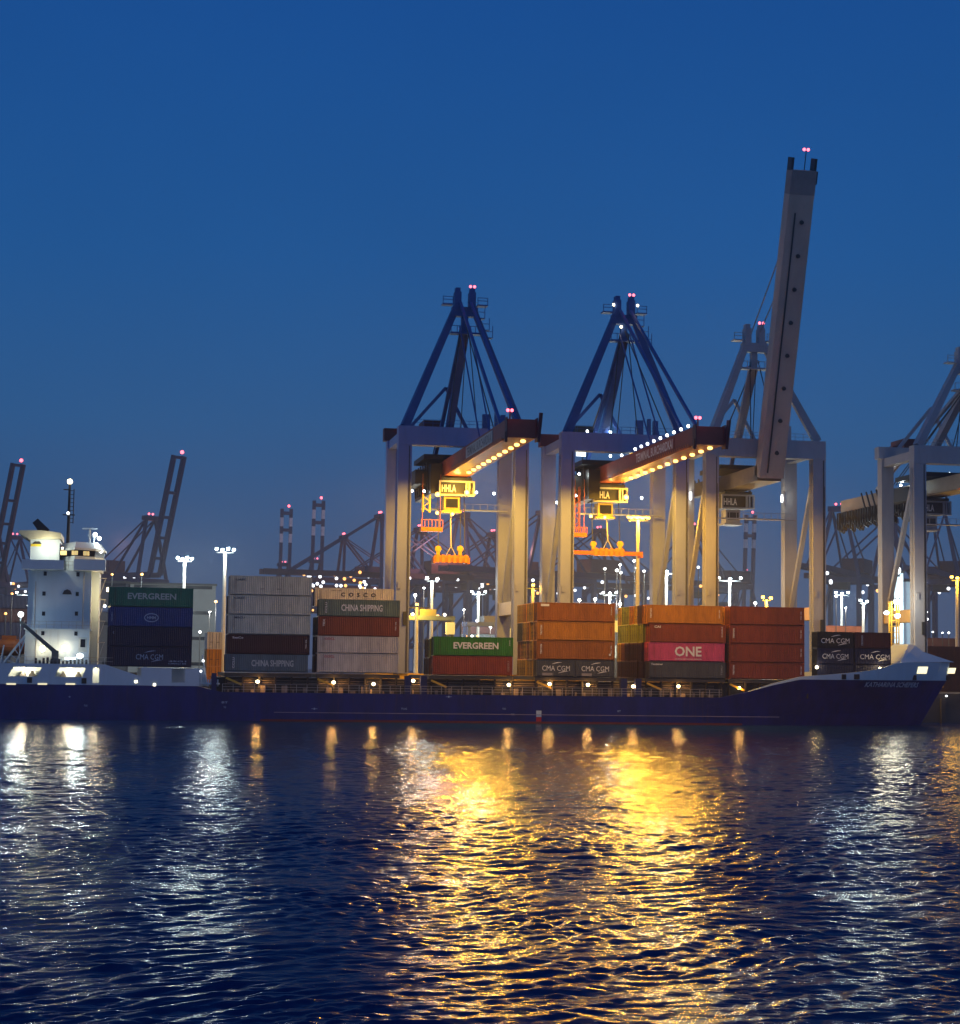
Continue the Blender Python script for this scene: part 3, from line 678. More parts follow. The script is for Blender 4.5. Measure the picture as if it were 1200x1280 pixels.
dg_.build('poop_clutter', m_steel, ship)
rr = MB()
for z in (8.4, 8.95): rr.box(-45, -3.5, .13, .17, z - .02, z + .02)
for k in range(24): rr.box(-30 + k * 1.1, -29.95 + k * 1.1, .12, .18, 7.95, 8.97)
rr.build('poop_railing', m_rail, ship)
# fittings in the gap forward of the deckhouse stack
fg = MB()
for k in range(9): fg.box(9.2 + k * .35, 9.4 + k * .35, .6 + (k % 3) * .8, .9 + (k % 3) * .8, 5, 5.6 + random.random() * 1.6)
fg.tube((10.2, 1.0, 5), (9.4, .8, 9.6), .12); fg.box(9.0, 12.0, .5, 1.6, 5.3, 5.5); fg.build('bay_fittings', m_swhite, ship)
for px, py in ((254, 826), (251, 839)):
    p = at(px, py, .6); MB().ball(p, .2).build('bay_lamp', m_dim, ship)
for px in (1021, 1100): 
    p = at(px, 834 if px < 1050 else 836, 4.0); d = MB().ball(p, .28).build('forecastle_lamp', m_warm, ship); lamp_light(d, p - Vector((0, .5, -.2)), 160, (1, .7, .3), .15)

# ---------------------------------------------------------------- the quay cranes
YW, YL, ZT = 30.0, 44.3, 48.5
def crane(x1, x2, label, main, aframe, boomcol, raised, lit, sign, ydark=None, apex=(0, 72.0), back=70, cabin_col=None, trolley_y=37.0, tail=True, leg_w=2.3, signcol=None):
    xc = (x1 + x2) / 2 + .15
    root = thing('quay_crane', (xc, (YW + YL) / 2, QZ), label, 'crane', 'ship to shore cranes along the quay')
    # legs
    for x in (x1, x2):
        for y in (YW, YL):
            m = MB(); m.box(x - leg_w / 2, x + leg_w / 2, y - 1.0, y + 1.0, QZ + 2.2, ZT - 3.2 if y == YW else ZT + (-.9))
            for k in range(3): m.box(x - leg_w / 2 - .015, x + leg_w / 2 + .015, y - 1.015, y + 1.015, 16 + k * 11, 16.12 + k * 11)
            m.build('leg', main, root)
            m = MB(); m.box(x - 4.2, x + 4.2, y - .7, y + .7, QZ + 1.0, QZ + 2.2)
            for k in (-3.2, -1.4, 1.4, 3.2): m.tube((x + k, y - .3, QZ + .45), (x + k, y + .3, QZ + .45), .45, n=12)
            m.build('bogie', m_yellow, root)
    mb = MB(); mb.box(x1 - leg_w / 2, x2 + leg_w / 2, YW - 1.1, YW + 1.1, ZT - 3.2, ZT - .05); mb.build('portal_beam', main, root)
    mb = MB(); mb.box(x1 - 1.7, x2 + 1.3, YL - 1.0, YL + 1.0, ZT - .9, ZT + 1.3); mb.build('rear_beam', m_darkred if tail else main, root)
    for x in (x1, x2):
        MB().box(x - .8, x + .8, YW + 1.1, YL - 1.0, ZT - 2.4, ZT - .9).build('side_beam', main, root)
        MB().box(x - .9, x + .9, YW + 1.0, YL - 1.0, 17.4, 19.6).build('sill_beam', m_yellow if not tail else m_sign, root)
        MB().bar((x, YW + .6, ZT - 3.6), (x, YL - .8, 19.6), .75).build('diagonal_brace', main, root)
    for x in (x1, x2):
        cdt = MB(); cdt.box(x + leg_w / 2 - .5, x + leg_w / 2 - .36, YW - 1.09, YW - 1.002, QZ + 2.4, ZT - 3.4); cdt.box(x + leg_w / 2 - .28, x + leg_w / 2 - .2, YW - 1.07, YW - 1.002, QZ + 2.4, ZT - 8); cdt.build('cable_conduit', m_steel, root)
        ld = MB()
        for yy in (YW - .3, YW + .3): ld.box(x - leg_w / 2 - .2, x - leg_w / 2 - .1, yy - .04, yy + .04, QZ + 3, ZT - 4)
        z = QZ + 3.2
        while z < ZT - 4: ld.box(x - leg_w / 2 - .18, x - leg_w / 2 - .12, YW - .3, YW + .3, z, z + .06); z += .6
        ld.build('leg_ladder', main, root)
        MB().box(x + .1, x + .6, YW - 1.3, YW - 1.002, 15.2, 17.4).build('junction_box', m_steel, root); MB().box(x - .9, x - .4, YW - 1.2, YW - 1.002, 21.2, 22.4).build('junction_box', main, root)
    rl = MB()
    for z in (ZT + .55, ZT + 1.1): rl.box(x1, x2, YW - 1.1, YW - 1.04, z - .03, z + .03)
    for k in range(14): rl.box(x1 + (x2 - x1) * k / 13 - .03, x1 + (x2 - x1) * k / 13 + .03, YW - 1.1, YW - 1.04, ZT - .05, ZT + 1.1)
    rl.build('beam_railing', m_ablue if aframe is m_ablue else main, root)
    # A-frame
    ax, az = xc + apex[0], apex[1]
    for sgn, x in ((-1, x1), (1, x2)):
        MB().bar((x, YW, ZT - .05), (ax + sgn * 1.0, YW + 1.5, az - 1.5), 1.35, 1.35, 1.0, 1.0).build('apex_leg', aframe, root)
        hd = MB(); hd.box(ax + sgn * 1.25 - .55, ax + sgn * 1.25 + .55, YW + .6, YW + 2.4, az - 3.2, az); hd.box(ax + sgn * 1.25 - .4, ax + sgn * 1.25 + .4, YW + .8, YW + 2.2, az, az + .7); hd.build('sheave_head', aframe, root)
        pf = MB(); cx = ax + sgn * 3.0; pf.box(cx - .9, cx + .9, YW + .6, YW + 2.4, az - 2.3, az - 2.1)
        for dx in (-.85, .85):
            pf.box(cx + dx - .05, cx + dx + .05, YW + .6, YW + .7, az - 2.1, az - .9)
        pf.box(cx - .9, cx + .9, YW + .6, YW + .66, az - 1.0, az - .9); pf.box(cx - .9, cx + .9, YW + .6, YW + .66, az - 1.5, az - 1.4)
        pf.build('service_platform', aframe, root)
    MB().box(ax - 2.2, ax + 2.2, YW + .7, YW + 2.2, az - 4.2, az - 2.6).build('apex_crosshead', aframe, root)
    MB().box(ax - 2.4, ax + 3.0, YW + .9, YW + 2.6, az - 7.2, az - 6.9).build('rope_platform', aframe, root)
    pr = MB()
    for k in range(6): pr.box(ax - 2.4 + k * 1.05, ax - 2.3 + k * 1.05, YW + .9, YW + 1.0, az - 6.9, az - 5.8)
    pr.box(ax - 2.4, ax + 3.0, YW + .9, YW + .96, az - 5.9, az - 5.8); pr.box(ax - .5, ax + .6, YW + 1.2, YW + 2.2, az - 6.9, az - 4.2); pr.build('platform_railing', aframe, root)
    # ladder platforms stepping down the right leg
    for k, (fx, zz) in enumerate(((2.3, az - 4.4), (3.1, az - 6.4), (3.7, az - 7.7))):
        sp = MB(); sp.box(ax + fx - .2, ax + fx + 1.1, YW + .5, YW + 1.8, zz - .12, zz)
        sp.box(ax + fx + 1.0, ax + fx + 1.1, YW + .5, YW + .6, zz, zz + 2.0); sp.box(ax + fx - .2, ax + fx + 1.1, YW + .5, YW + .56, zz + .95, zz + 1.05); sp.build('ladder_platform', aframe, root)
    for sgn in (-1, 1):
        MB().bar((ax + sgn * .3, YW + 2.2, az - 6.5), (xc - .2 + sgn * .1 if sgn > 0 else xc - 1.7, back - 18 if sgn < 0 else YL + 1, ZT + (1.2 if sgn > 0 else -4)), 1.25 if sgn > 0 else .6, 1.25 if sgn > 0 else .6).build('backstay', aframe, root)
    for k, (dx, y1_, z1_) in enumerate(((-1.2, 60, 44.6), (-.4, 64, 44.6), (1.1, 40, 49.0), (-2.6, YW, ZT), (2.2, YW, ZT), (.4, 4, 44))):
        if raised and y1_ < 10: continue
        MB().bar((ax + dx * .3, YW + 1.2, az - 6.8 + k * .3), (xc + dx, y1_, z1_), .14).build('wire_rope', m_steel, root)
    pk = Vector((xc - .9, YL, 57.5))
    MB().bar((x1 + 2.6, YL, ZT + 1.3), pk, .55).build('bracing_strut', aframe, root)
    MB().bar((xc + 3.2, YL, ZT + 1.3), pk, .55).build('bracing_strut', aframe, root)
    for dx, h, w in ((6.4, 4.0, 1.3), (8.2, 4.4, .5), (9.4, 4.0, .8)):
        MB().box(xc + dx - w / 2, xc + dx + w / 2, YL - .5, YL + .5, ZT + 1.3, ZT + 1.3 + h * .8).build('post', aframe, root)
    hs = MB(); hs.box(xc - 3.9, xc - .6, 50, 56, ZT + 1.0, ZT + 3.9); hs.box(xc - 5.6, xc - 4.0, 51, 54, ZT + 2.2, ZT + 2.6); hs.build('hoist_house', ydark or m_darkred, root)
    # girder behind the hinge and boom over the water
    zb, zt_ = 41.1, 43.8; bw = 2.15
    MB().box(xc - bw, xc + bw, YW - 2, back, zb, zt_).build('rear_girder', boomcol, root)
    gy = 0 if tail else 13
    ma = MB(); ma.box(xc - 4.3, xc - 2.3, YL - 6 + gy, YL + 12, zb - (3.0 if tail else .6), zt_ - .5); ma.box(xc - 6.4, xc - 4.4, YL - 2, YL + 8, zb - 1, zb + 1.5); ma.box(xc - 5.5, xc + 5, YL - 6, YL + 6, zt_ + .3, zt_ + 1.1)
    for k in range(7): ma.bar((xc - 4.5, YL - 5 + gy + k * 2.5, zb - (2.5 if tail else .4)), (xc - 4.5, YL - 3 + gy + k * 2.5, zt_), .25)
    ma.build('machinery_gallery', m_black, root)
    if raised:
        hy, hz, ang, Lb = YW - 2.0, 41.8, R_(raised), 52.2
        bd = Vector((0, -c_(ang), s_(ang))); nrm = Vector((0, -s_(ang), -c_(ang)))  # nrm = underside direction
        o = Vector((xc, hy, hz))
        def slab(mb, a0, a1, xa, xb, n0, n1):
            vs = []
            for a in (a0, a1):
                for x, nn in ((xa, n0), (xb, n0), (xb, n1), (xa, n1)): vs.append(o + bd * a + nrm * nn + Vector((x, 0, 0)))
            mb.add(vs, [(0, 3, 2, 1), (4, 5, 6, 7), (0, 1, 5, 4), (1, 2, 6, 5), (2, 3, 7, 6), (3, 0, 4, 7)])
        mb = MB(); slab(mb, 0, Lb, -bw, bw, -1.4, 1.3); mb.build('boom', paint('lamplit_boom_paint', (.44, .37, .32), .5, .2, .25, streak=.12), root)  # beige lightened: lamplight from below is put into the boom colour
        for x in (-bw - .05, bw - .35):
            e = MB(); slab(e, Lb - .1, Lb + 2.0, x, x + .4, -1.2, .9)
            if x > 0: slab(e, Lb - 2.2, Lb - .05, bw, bw + .5, -.6, .6)
            e.build('boom_tip_horn', m_steel, root)
        e = MB(); slab(e, Lb - 4.0, Lb - .02, -bw - .02, bw + .02, -1.3, 1.35); e.build('boom_tip_panel', paint('sooty_grey', (.24, .22, .22), .6), root)
        tr = MB(); slab(tr, 1, Lb - 7, -.95, -.75, 1.302, 1.5); tr.build('trolley_rail', m_steel, root)
        for k in range(8):
            l = MB(); cpt = o + bd * (4.5 + k * 5.6) + nrm * 1.45 + Vector((.45, 0, 0)); l.tube(cpt - nrm * .14, cpt + nrm * .25, .38, .3, n=12); l.build('unlit_boom_lamp', m_steel, root)
        f = MB()
        for x in (-1.2, 1.2): f.bar(o + bd * 40 + nrm * -1.4 + Vector((x, 0, 0)), (ax + x * .6, YW + 1.5, az - 1.5), .16)
        f.build('forestay', aframe, root)
        e = o + bd * (Lb + 3.2) + Vector((.4, 0, 0)); MB().bar(o + bd * Lb + Vector((.4, 0, 0)), e, .12).build('warning_lamp_post', m_steel, root)
        for dx in (-.35, .35): MB().ball(e + Vector((dx, 0, .2)), .26).build('warning_lamp', m_red, root)
    else:
        yt = -17.5
        mb = MB(); mb.box(xc - bw, xc + bw, yt, YW - 2.002, zb, zt_); mb.build('boom', boomcol, root)
        for x in (xc - bw - .12, xc + bw):
            fl = MB(); fl.prism([(x, zb - .5), (x + .12, zb - .5), (x + .12, zt_ + .2), (x, zt_ + .2)], yt - .6, yt + 1.0)
            if x > xc: fl.bar((xc + bw + .2, yt - .4, zb - .6), (xc + bw + .5, yt - .9, zt_ + .9), .4, .9)
            else: fl.bar((xc - bw - .1, yt - .1, zb - .7), (xc - bw - .1, yt - .1, zb + .8), .3)
            fl.build('boom_end_plate', m_darkred, root)
        tr = MB(); tr.box(xc - bw - .35, xc - bw - .004, yt + 2, YW, zb - .25, zb + .05)
        for k in range(40): tr.box(xc - bw - .4, xc - bw - .35, yt + 2.4 + k * 1.1, yt + 2.8 + k * 1.1, zb - .2, zb + .35)
        tr.build('trolley_rail', m_orangep, root)
        if sign:
            MB().box(xc - bw - .08, xc - bw - .003, -6.8, 15.5, zb + .55, zt_ - .35).build('sign_board', signcol or m_sign, root)
            t = MB(); put_text(t, sign, (xc - bw - .09, 4.35, zb + 1.45), 21.0, 1.45, axis='left', bold=.025); t.build('lettering', m_letter if signcol else paint('sign_letter_grey', (.16, .14, .13), .5), root)
        f = MB()
        for x in (-1.3, 1.3): f.bar((ax + x * .7, YW + .4, az - 2), (xc + x, -9, zt_), .45)
        f.build('forestay', aframe, root)
        f = MB()
        for x in (-.9, .9): f.bar((ax + x, YW + .8, az - 6), (xc + x, 10, zt_), .2)
        f.build('inner_stay', aframe, root)
        if lit:
            n = lit
            for k in range(n):
                y = yt + 1.5 + (YW - 2 - yt - 1.5) * k / (n - 1)
                l = MB(); l.ball((xc + .55, y, zb - .28), .42, .42, .26); d = l.build('boom_lamp', m_gold, root)
                MB().box(xc + .35, xc + .75, y - .2, y + .2, zb - .12, zb - .001).build('lamp_bracket', m_steel, d)
                lamp_light(d, (xc + .55, y, zb - .62), BOOM_W, BOOMC, .35, spot=173)
        for dx in (-.3, .3): MB().ball((xc - 1.6 + dx, yt + .6, zt_ + 1.3), .24).build('warning_lamp', m_red, root)
        lamp_light(root, (xc - 1.6, yt - .3, zt_ + 1.5), 60, (1, .1, .1), .2)
        MB().box(xc - 1.7, xc - 1.5, yt + .5, yt + .7, zt_, zt_ + 1.1).build('warning_lamp_post', m_steel, root)
    for dx in (-.35, .35): MB().ball((ax + 1.25 + dx, YW + 1.0, az + 1.0), .24).build('warning_lamp', m_red, root)
    # trolley with sign frame and driver's cab
    ty = trolley_y; sx0, sx1 = xc - 3.0, xc + 3.2; sz0, sz1 = 37.7, 40.3
    tb = MB(); tb.box(xc - 2.6, xc + 2.6, ty - .5, ty + 6, sz1 + .05, sz1 + .5)
    for x in (xc - 2.5, xc + 2.2):
        for y in (ty, ty + 5): tb.box(x, x + .35, y, y + .35, sz1 + .5, zb - .001)
    tb.box(sx0 + .3, sx1 - .3, ty + .3, ty + 5.5, sz0 + .2, sz1 - .1); tb.build('trolley', m_steel, root)
    fr = MB(); w = .28
    fr.box(sx0, sx1, ty - .2, ty + .25, sz1 - w, sz1); fr.box(sx0, sx1, ty - .2, ty + .25, sz0, sz0 + w)
    for x in (sx0, sx0 + 4.6, sx0 + 5.1, sx1 - w): fr.box(x, x + w, ty - .2, ty + .25, sz0 + w, sz1 - w)
    fr.build('sign_frame', main if not lit else m_sign, root)
    t = MB(); put_text(t, 'HHLA', (sx0 + 1.75, ty + .28, (sz0 + sz1) / 2), 2.5, 1.25, bold=.025); t.build('lettering', m_letter, root)
    cb = MB(); cx0, cx1 = xc - 2.0, xc + .7; cb.box(cx0, cx1, ty + .6, ty + 3.4, 35.2, 37.6); cb.box(cx0 - .4, cx1 + .3, ty + .2, ty + 3.8, 34.8, 35.15)
    cb.build('driver_cab', paint('cab_ochre_paint', (.35, .26, .10), .5) if lit else main, root)
    MB().box(cx0 + .3, cx1 - .3, ty + .55, ty + .598, 35.7, 37.2).build('cab_window', m_dark_glass, root)
    # lower tie walkway
    tw = MB(); tw.box(xc - 5.5, x2, YL - 3.4, YL - 2.4, 35.5, 35.7)
    for k in range(12): tw.box(xc - 5.5 + k * 1.3, xc - 5.42 + k * 1.3, YL - 3.4, YL - 3.34, 35.7, 36.7)
    tw.box(xc - 5.5, x2, YL - 3.4, YL - 3.35, 36.65, 36.72); tw.build('walkway', main, root)
    return root, xc
BOOM_W = 11500

c1, xc1 = crane(42.93, 62.9, 'blue-grey quay crane with lit boom lowered over the low green stack, its lone spreader short', m_crane, m_ablue, m_boomred, 0, 11, 'TERMINAL BURCHARDKAI')
c2, xc2 = crane(70.85, 91.0, 'blue-grey quay crane with lit boom and a row of white lamps along the boom top', m_crane, m_ablue, m_boomred, 0, 11, 'TERMINAL BURCHARDKAI', ydark=m_black, signcol=m_boomred, trolley_y=40)
c3, xc3 = crane(96.36, 115.75, 'grey-beige quay crane with its long boom raised almost upright', m_beige, m_beige, m_girder, 72, 0, None, trolley_y=45, apex=(-1.6, 68.2), back=62, tail=False)
c4, xc4 = crane(134.4, 154.0, 'grey-beige quay crane cut off by the right edge beyond the bow', m_beige, m_beige, m_girder, 0, 0, None, trolley_y=45, apex=(0, 66.0), back=86, tail=False)
# festoon cables below the rear girder of the right-hand crane
fs_ = MB()
y = 47.0
while y < 84:
    wd = random.uniform(1.0, 2.2); dp = random.uniform(2.6, 4.4)
    for dx in (0, .35, .7):
        for j in range(10):
            t0, t1 = j / 10, (j + 1) / 10; sh = lambda t: 41.05 - dp * (1 - (2 * t - 1) ** 4) * (1 - dx * .15)
            fs_.bar((xc4 - 2.9 - dx, y + t0 * wd, sh(t0)), (xc4 - 2.9 - dx, y + t1 * wd, sh(t1)), .22)
    y += wd * .8
fs_.build('festoon_cable', m_black, c4)
# lamps of the lit cranes
def small_lamp(parent, p, mat=None, r=.26, name='work_lamp', w=0, col=WHITE, off=(0, -.5, -.2)):
    d = MB().ball(p, r).build(name, mat or m_white, parent)
    if w: lamp_light(d, Vector(p) + Vector(off), w, col, .2)
    return d
for px, py in ((515, 613.5), (530, 614), (537, 613), (595.5, 615.5), (617.5, 617)): small_lamp(c1, at(px, py, 40.5), w=50)
for px, py, w in ((546.5, 641, 700), (565.5, 642.5, 700)): small_lamp(c1, at(px, py, 37.1), m_gold, .3, 'cab_lamp', w, GOLD)
for px, py, w in ((547, 618, 1200), (583.5, 615.5, 4500)): small_lamp(c1, at(px, py, 36.5), m_gold, .42, 'trolley_lamp', w * .3, GOLD, (0, -.7, -.1))
lamp_light(c1, (xc1 - .3, 34.6, 39.8), 700, (1, .66, .16), .3)
for k, (px, py) in enumerate(((793.5, 563), (802, 559), (811.5, 555), (821, 550.5), (832, 546), (842, 541.5), (850.5, 538), (859, 534), (869.5, 529))): small_lamp(c2, Vector((xc2 - 1.9, 16.5 - k * 3.7, 44.35)), r=.25, name='boom_top_lamp', w=50)
for px, py in ((734, 539), (763, 540)): small_lamp(c2, at(px, py, 44), w=250)
for px, py in ((767, 381), (797, 382), (776.5, 408.5)): small_lamp(c2, at(px, py, 31), m_warm, .26, 'apex_lamp', 30, WARM)
for px, py in ((763, 570), (777, 569), (758.5, 577.5), (752.5, 580), (724, 592.5), (719.5, 619.5), (802, 622.5), (696, 628)): small_lamp(c2, at(px, py, 41), w=150)
p = at(726, 567, 47); d = MB().cbox(p, 1.6, .5, .9).build('gallery_lamp', m_dim, c2); lamp_light(d, p + Vector((1.5, -1.5, -.3)), 900, (.8, .95, 1), .4)
for px, py, w in ((738.5, 645, 700), (756, 646.5, 700)): small_lamp(c2, at(px, py, 40.1), m_gold, .3, 'cab_lamp', w, GOLD)
for px, py, w in ((782.5, 621.5, 4500),): small_lamp(c2, at(px, py, 39.5), m_gold, .46, 'trolley_lamp', w * .3, GOLD, (0, -.7, -.1))
lamp_light(c2, (xc2 - .3, 37.8, 39.8), 260, (1, .66, .16), .3)
for px, py in ((1178.5, 594), (1187, 592)): small_lamp(c4, at(px, py, 40), w=600, col=(1, .95, .7))
for px, py in ((1114.5, 609), (1126, 606.5)): small_lamp(c4, at(px, py, 52), w=300)
for px, py in ((863.5, 620), (977.5, 623)):
    p = at(px, py, 43); d = MB().cbox(p, .3, .3, 1.4).build('leg_lamp', m_dim, c3); lamp_light(d, p + Vector((-.8, -.6, 0)), 350, (1, .95, .7), .2)
# side ladders with cages hanging from the rear trolley bay
for root, px0, px1, py0, py1, nm_, mt in ((c1, 529, 538, 618, 640, 'hanging_ladder', m_yellow), (c2, 717.5, 725, 608, 664, 'hanging_ladder', m_boomred)):
    a = at(px0, py1, 34); b = at(px1, py0, 34); l = MB()
    for x in (a.x, b.x):
        for y in (34, 35.0): l.box(x - .07, x + .07, y - .07, y + .07, a.z, b.z)
    k = a.z; i = 0
    while k < b.z - .9:
        l.bar((a.x if i % 2 else b.x, 34, k), (b.x if i % 2 else a.x, 34, k + .9), .12); k += .9; i += 1
    l.build(nm_, mt, root)
for root, px0, px1, py0, py1 in ((c1, 526, 553, 650, 664), (c2, 717, 733, 659, 671)):
    a = at(px0, py1, 33.5); b = at(px1, py0, 33.5); l = MB(); l.box(a.x, b.x, 33, 35, a.z, a.z + .7); l.box(a.x, b.x, 33, 33.06, b.z - .1, b.z)
    n_ = 6
    for k in range(n_ + 1): x = a.x + (b.x - a.x) * k / n_; l.box(x - .05, x + .05, 33, 33.08, a.z + .7, b.z)
    for x in (a.x + .3, b.x - .3): l.bar((x, 34, a.z + .7), (x, 34, 41), .07)
    d = l.build('hanging_platform', m_orangep, root); lamp_light(d, ((a.x + b.x) / 2, 31.5, b.z + 2.2), 900, GOLD, .2)

# spreaders hanging from the two lit cranes
def spreader(px0, px1, py0, py1, core0, core1, Y, label, tops, rope_top, rope_px):
    a = at(px0, py1, Y); b = at(px1, py0, Y); t = thing('spreader', ((a.x + b.x) / 2, Y, a.z), label, 'spreader', 'container spreaders on crane ropes')
    ca, cb_ = at(core0, py1, Y), at(core1, py0, Y)
    m = MB()
    for y in (Y - 1.0, Y + .7): m.box(a.x, b.x, y, y + .3, a.z + .35, a.z + .95)
    for x in (a.x, b.x - .35): m.box(x, x + .35, Y - 1.2, Y + 1.2, a.z - .05, a.z + 1.0)
    m.build('telescopic_beam', m_orangep, t)
    m = MB(); m.box(ca.x, cb_.x, Y - .95, Y + .95, a.z + .2, a.z + 1.35)
    for k in range(6): x = ca.x + (cb_.x - ca.x) * (k + .5) / 6; m.box(x - .25, x + .25, Y - 1.1, Y - .95, a.z + .1, a.z + 1.5)
    m.build('headblock', paint('headblock_orange', (.7, .24, .02), .5, .35, 1.5), t)
    for px in tops:
        p = at(px, py0 - 6, Y); m = MB(); m.tube((p.x, Y - .35, p.z - .3), (p.x, Y + .35, p.z - .3), .55, n=14); m.box(p.x - .3, p.x + .3, Y - .3, Y + .3, a.z + 1.2, p.z - .3); m.build('rope_sheave', m_yellow, t)
    m = MB()
    for px in rope_px:
        p = at(px, py0, Y); m.bar((p.x, Y, a.z + 1.3), (p.x - .15, Y + 1, rope_top), .12)
    m.build('hoist_rope', m_steel, t)
    cx = (ca.x + cb_.x) / 2; m = MB(); m.bar((cx - .9, Y, a.z + 1.3), (cx, Y, a.z + 3.0), .12); m.bar((cx + .9, Y, a.z + 1.3), (cx, Y, a.z + 3.0), .12); m.bar((cx, Y, a.z + 3), (cx - .2, Y, 34.9), .2); m.build('power_cable', m_sign, t)
    return t
spreader(540.5, 586, 690, 704, 542, 585, 38.5, 'short orange spreader hanging over the leaf green stack', (547.5, 575), 40.5, (548, 576, 581))
spreader(712, 801.5, 684, 695, 740, 779, 41.5, 'long orange spreader with stretched arms hanging above the brown stacks', (741.5, 775), 40.5, (741, 775))

# ---------------------------------------------------------------- floodlight masts and yard lamps
def mast(px, py, Y, label, mat, col, watts, heads, pole_w=.45, spread=2.2, polecol=None):
    p = at(px, py, Y); t = thing('floodlight_mast', (p.x, Y, QZ), label, 'light mast', 'floodlight masts in the terminal')
    MB().tube((p.x, Y, QZ), (p.x, Y, p.z - .3), pole_w, pole_w * .6, n=10).build('pole', polecol or m_sign, t)
    MB().box(p.x - spread, p.x + spread, Y - .15, Y + .15, p.z - .5, p.z - .3).build('crossarm', m_steel, t)
    for k in range(heads):
        x = p.x - spread + 2 * spread * k / max(1, heads - 1) if heads > 1 else p.x
        MB().cbox((x, Y - .25, p.z + (.22, .05, .3, .12)[k % 4]), .5, .35, .42).build('floodlight', mat, t)
    lamp_light(t, (p.x, Y - 1.6, p.z - .5), watts, col, .9)
    lamp_light(t, (p.x, Y + 1.2, p.z - .4), watts * 3 + 9000, col, .9, 165, (p.x, Y + 20, p.z - 9))
    return t
mast(281.5, 688, 52, 'tall white floodlight mast rising beside the tallest grey stack', m_white, WHITE, 5000, 4, spread=1.5)
mast(231, 699, 95, 'white floodlight mast behind the dark green container', m_white, WHITE, 11000, 4, spread=1.4)
mast(540, 724, 75, 'white floodlight mast seen between the legs of the left lit crane', m_white, WHITE, 2500, 2, spread=1.0)
mast(797.5, 648, 56, 'orange floodlight mast with a wide bar of lamps, behind the right lit crane', m_gold, GOLD, 13000, 8, spread=1.9, pole_w=.5)
mast(833, 715, 110, 'white floodlight mast close beside a leg of the right lit crane', m_white, WHITE, 14000, 3, spread=1.6)
mast(912, 724, 130, 'white floodlight mast seen past the left leg of the raised boom crane', m_white, WHITE, 14000, 3, spread=2.6)
mast(958, 748, 60, 'low orange lamp mast above the all red stack', m_gold, GOLD, 6000, 2, spread=.8)
mast(1196, 723, 60, 'orange floodlight mast at the far right beyond the bow', m_gold, GOLD, 3500, 3, spread=1.2)
mast(521, 757, 60, 'low orange lamp mast beside the left crane leg', m_gold, GOLD, 700, 1)
mast(666, 733, 50, 'short orange double lamp mast between the two lit cranes', m_gold, GOLD, 1500, 1)
# lit ladder tower by the right-hand crane
lt = thing('ladder_tower', (at(1117, 790, 28).x, 28, QZ), 'yellow lit ladder tower with bright lamps beside the rightmost crane', 'ladder tower')
a = at(1113, 792, 28); b = at(1122, 752, 28); m = MB()
for x in (a.x, b.x):
    for y in (27.5, 28.5): m.box(x - .1, x + .1, y - .1, y + .1, QZ, b.z)
z = QZ + .4
while z < b.z: m.box(a.x, b.x, 27.45, 27.55, z, z + .12); m.box(a.x, b.x, 28.45, 28.55, z, z + .12); z += 1.0
m.build('ladder_frame', m_yellow, lt)
for px, py, r, w in ((1121, 752, .6, 2400), (1108, 766, .45, 900), (1122, 770, .5, 0)):
    p = at(px, py, 27); d = MB().ball(p, r, .6, r * .8).build('tower_lamp', m_white, lt)
    if w: lamp_light(d, p + Vector((0, -1.2, 0)), w, (1, .97, .72), .6)

# ---------------------------------------------------------------- terminal behind the cranes
def yard_stack(px0, px1, py_top, Y, keys, where, group='containers stacked in the yard'):
    a = at(px0, py_top, Y); b = at(px1, py_top, Y); n = max(1, round((b.x - a.x) / (L40 + .3))); L = L40
    nt_ = len(keys); zz = [QZ + k * 2.75 for k in range(nt_)]
    topz = a.z; step = max(1.0, (topz - QZ) / nt_)
    for i in range(n):
        for k, key in enumerate(keys):
            col = key if isinstance(key, str) else key[i % len(key)]
            pos = '' if n == 1 else (' of left column' if i == 0 else ' of right column' if i == n - 1 else ' of middle column')
            container((a.x + b.x) / 2 + (i - (n - 1) / 2) * (L + .35), Y, QZ + k * HC, L, HC, col, f'{NM[col]} container, tier {["one","two","three","four","five","six","seven"][k]}{pos} {where}', group)
NM = dict(green='green', lime='leaf green', blue='blue', navy='navy', steel='steel blue', maroon='maroon', grey='pale grey', cream='cream', sage='sage green', red='oxide red', brown='brown', orange='orange', charcoal='charcoal', magenta='magenta', rust='rusty', crimson='dark red', ochre='ochre', olive='olive', umber='umber', black='black')
yard_stack(0, 28, 725, 130, ['maroon', 'charcoal', 'maroon', 'navy', 'maroon', 'navy'], 'behind the stern')
pz = at(267, 850, 40)
for k_, (ky, lb_) in enumerate((('orange', 'orange container end-on under the tall white mast, bottom of three'), ('orange', 'orange container end-on under the tall white mast, middle of three'), ('cream', 'cream container end-on under the tall white mast, topmost of three'))):
    container(pz.x, 46, QZ + k_ * HC, L40, HC, ky, lb_, 'containers stacked in the yard', rz=R_(90))
yard_stack(592, 622, 742, 170, ['charcoal', 'maroon', 'charcoal', 'charcoal', 'maroon'], 'seen between the legs of the left lit crane')
yard_stack(722, 766, 714, 180, ['grey', 'maroon', 'grey', 'cream', 'maroon', 'grey', 'maroon'], 'under the long spreader')
yard_stack(752, 772, 733, 120, ['charcoal', 'charcoal', 'grey', 'charcoal', 'charcoal'], 'right of the pale yard stack')
yard_stack(780, 796, 736, 130, ['orange', 'cream', 'orange', 'cream'], 'beside the orange mast')
yard_stack(862, 880, 733, 130, ['cream', 'orange', 'cream', 'orange'], 'next to the left leg of the raised boom crane')
yard_stack(1030, 1062, 740, 140, ['cream', 'charcoal', 'grey', 'cream', 'rust'], 'seen right of the raised boom crane')
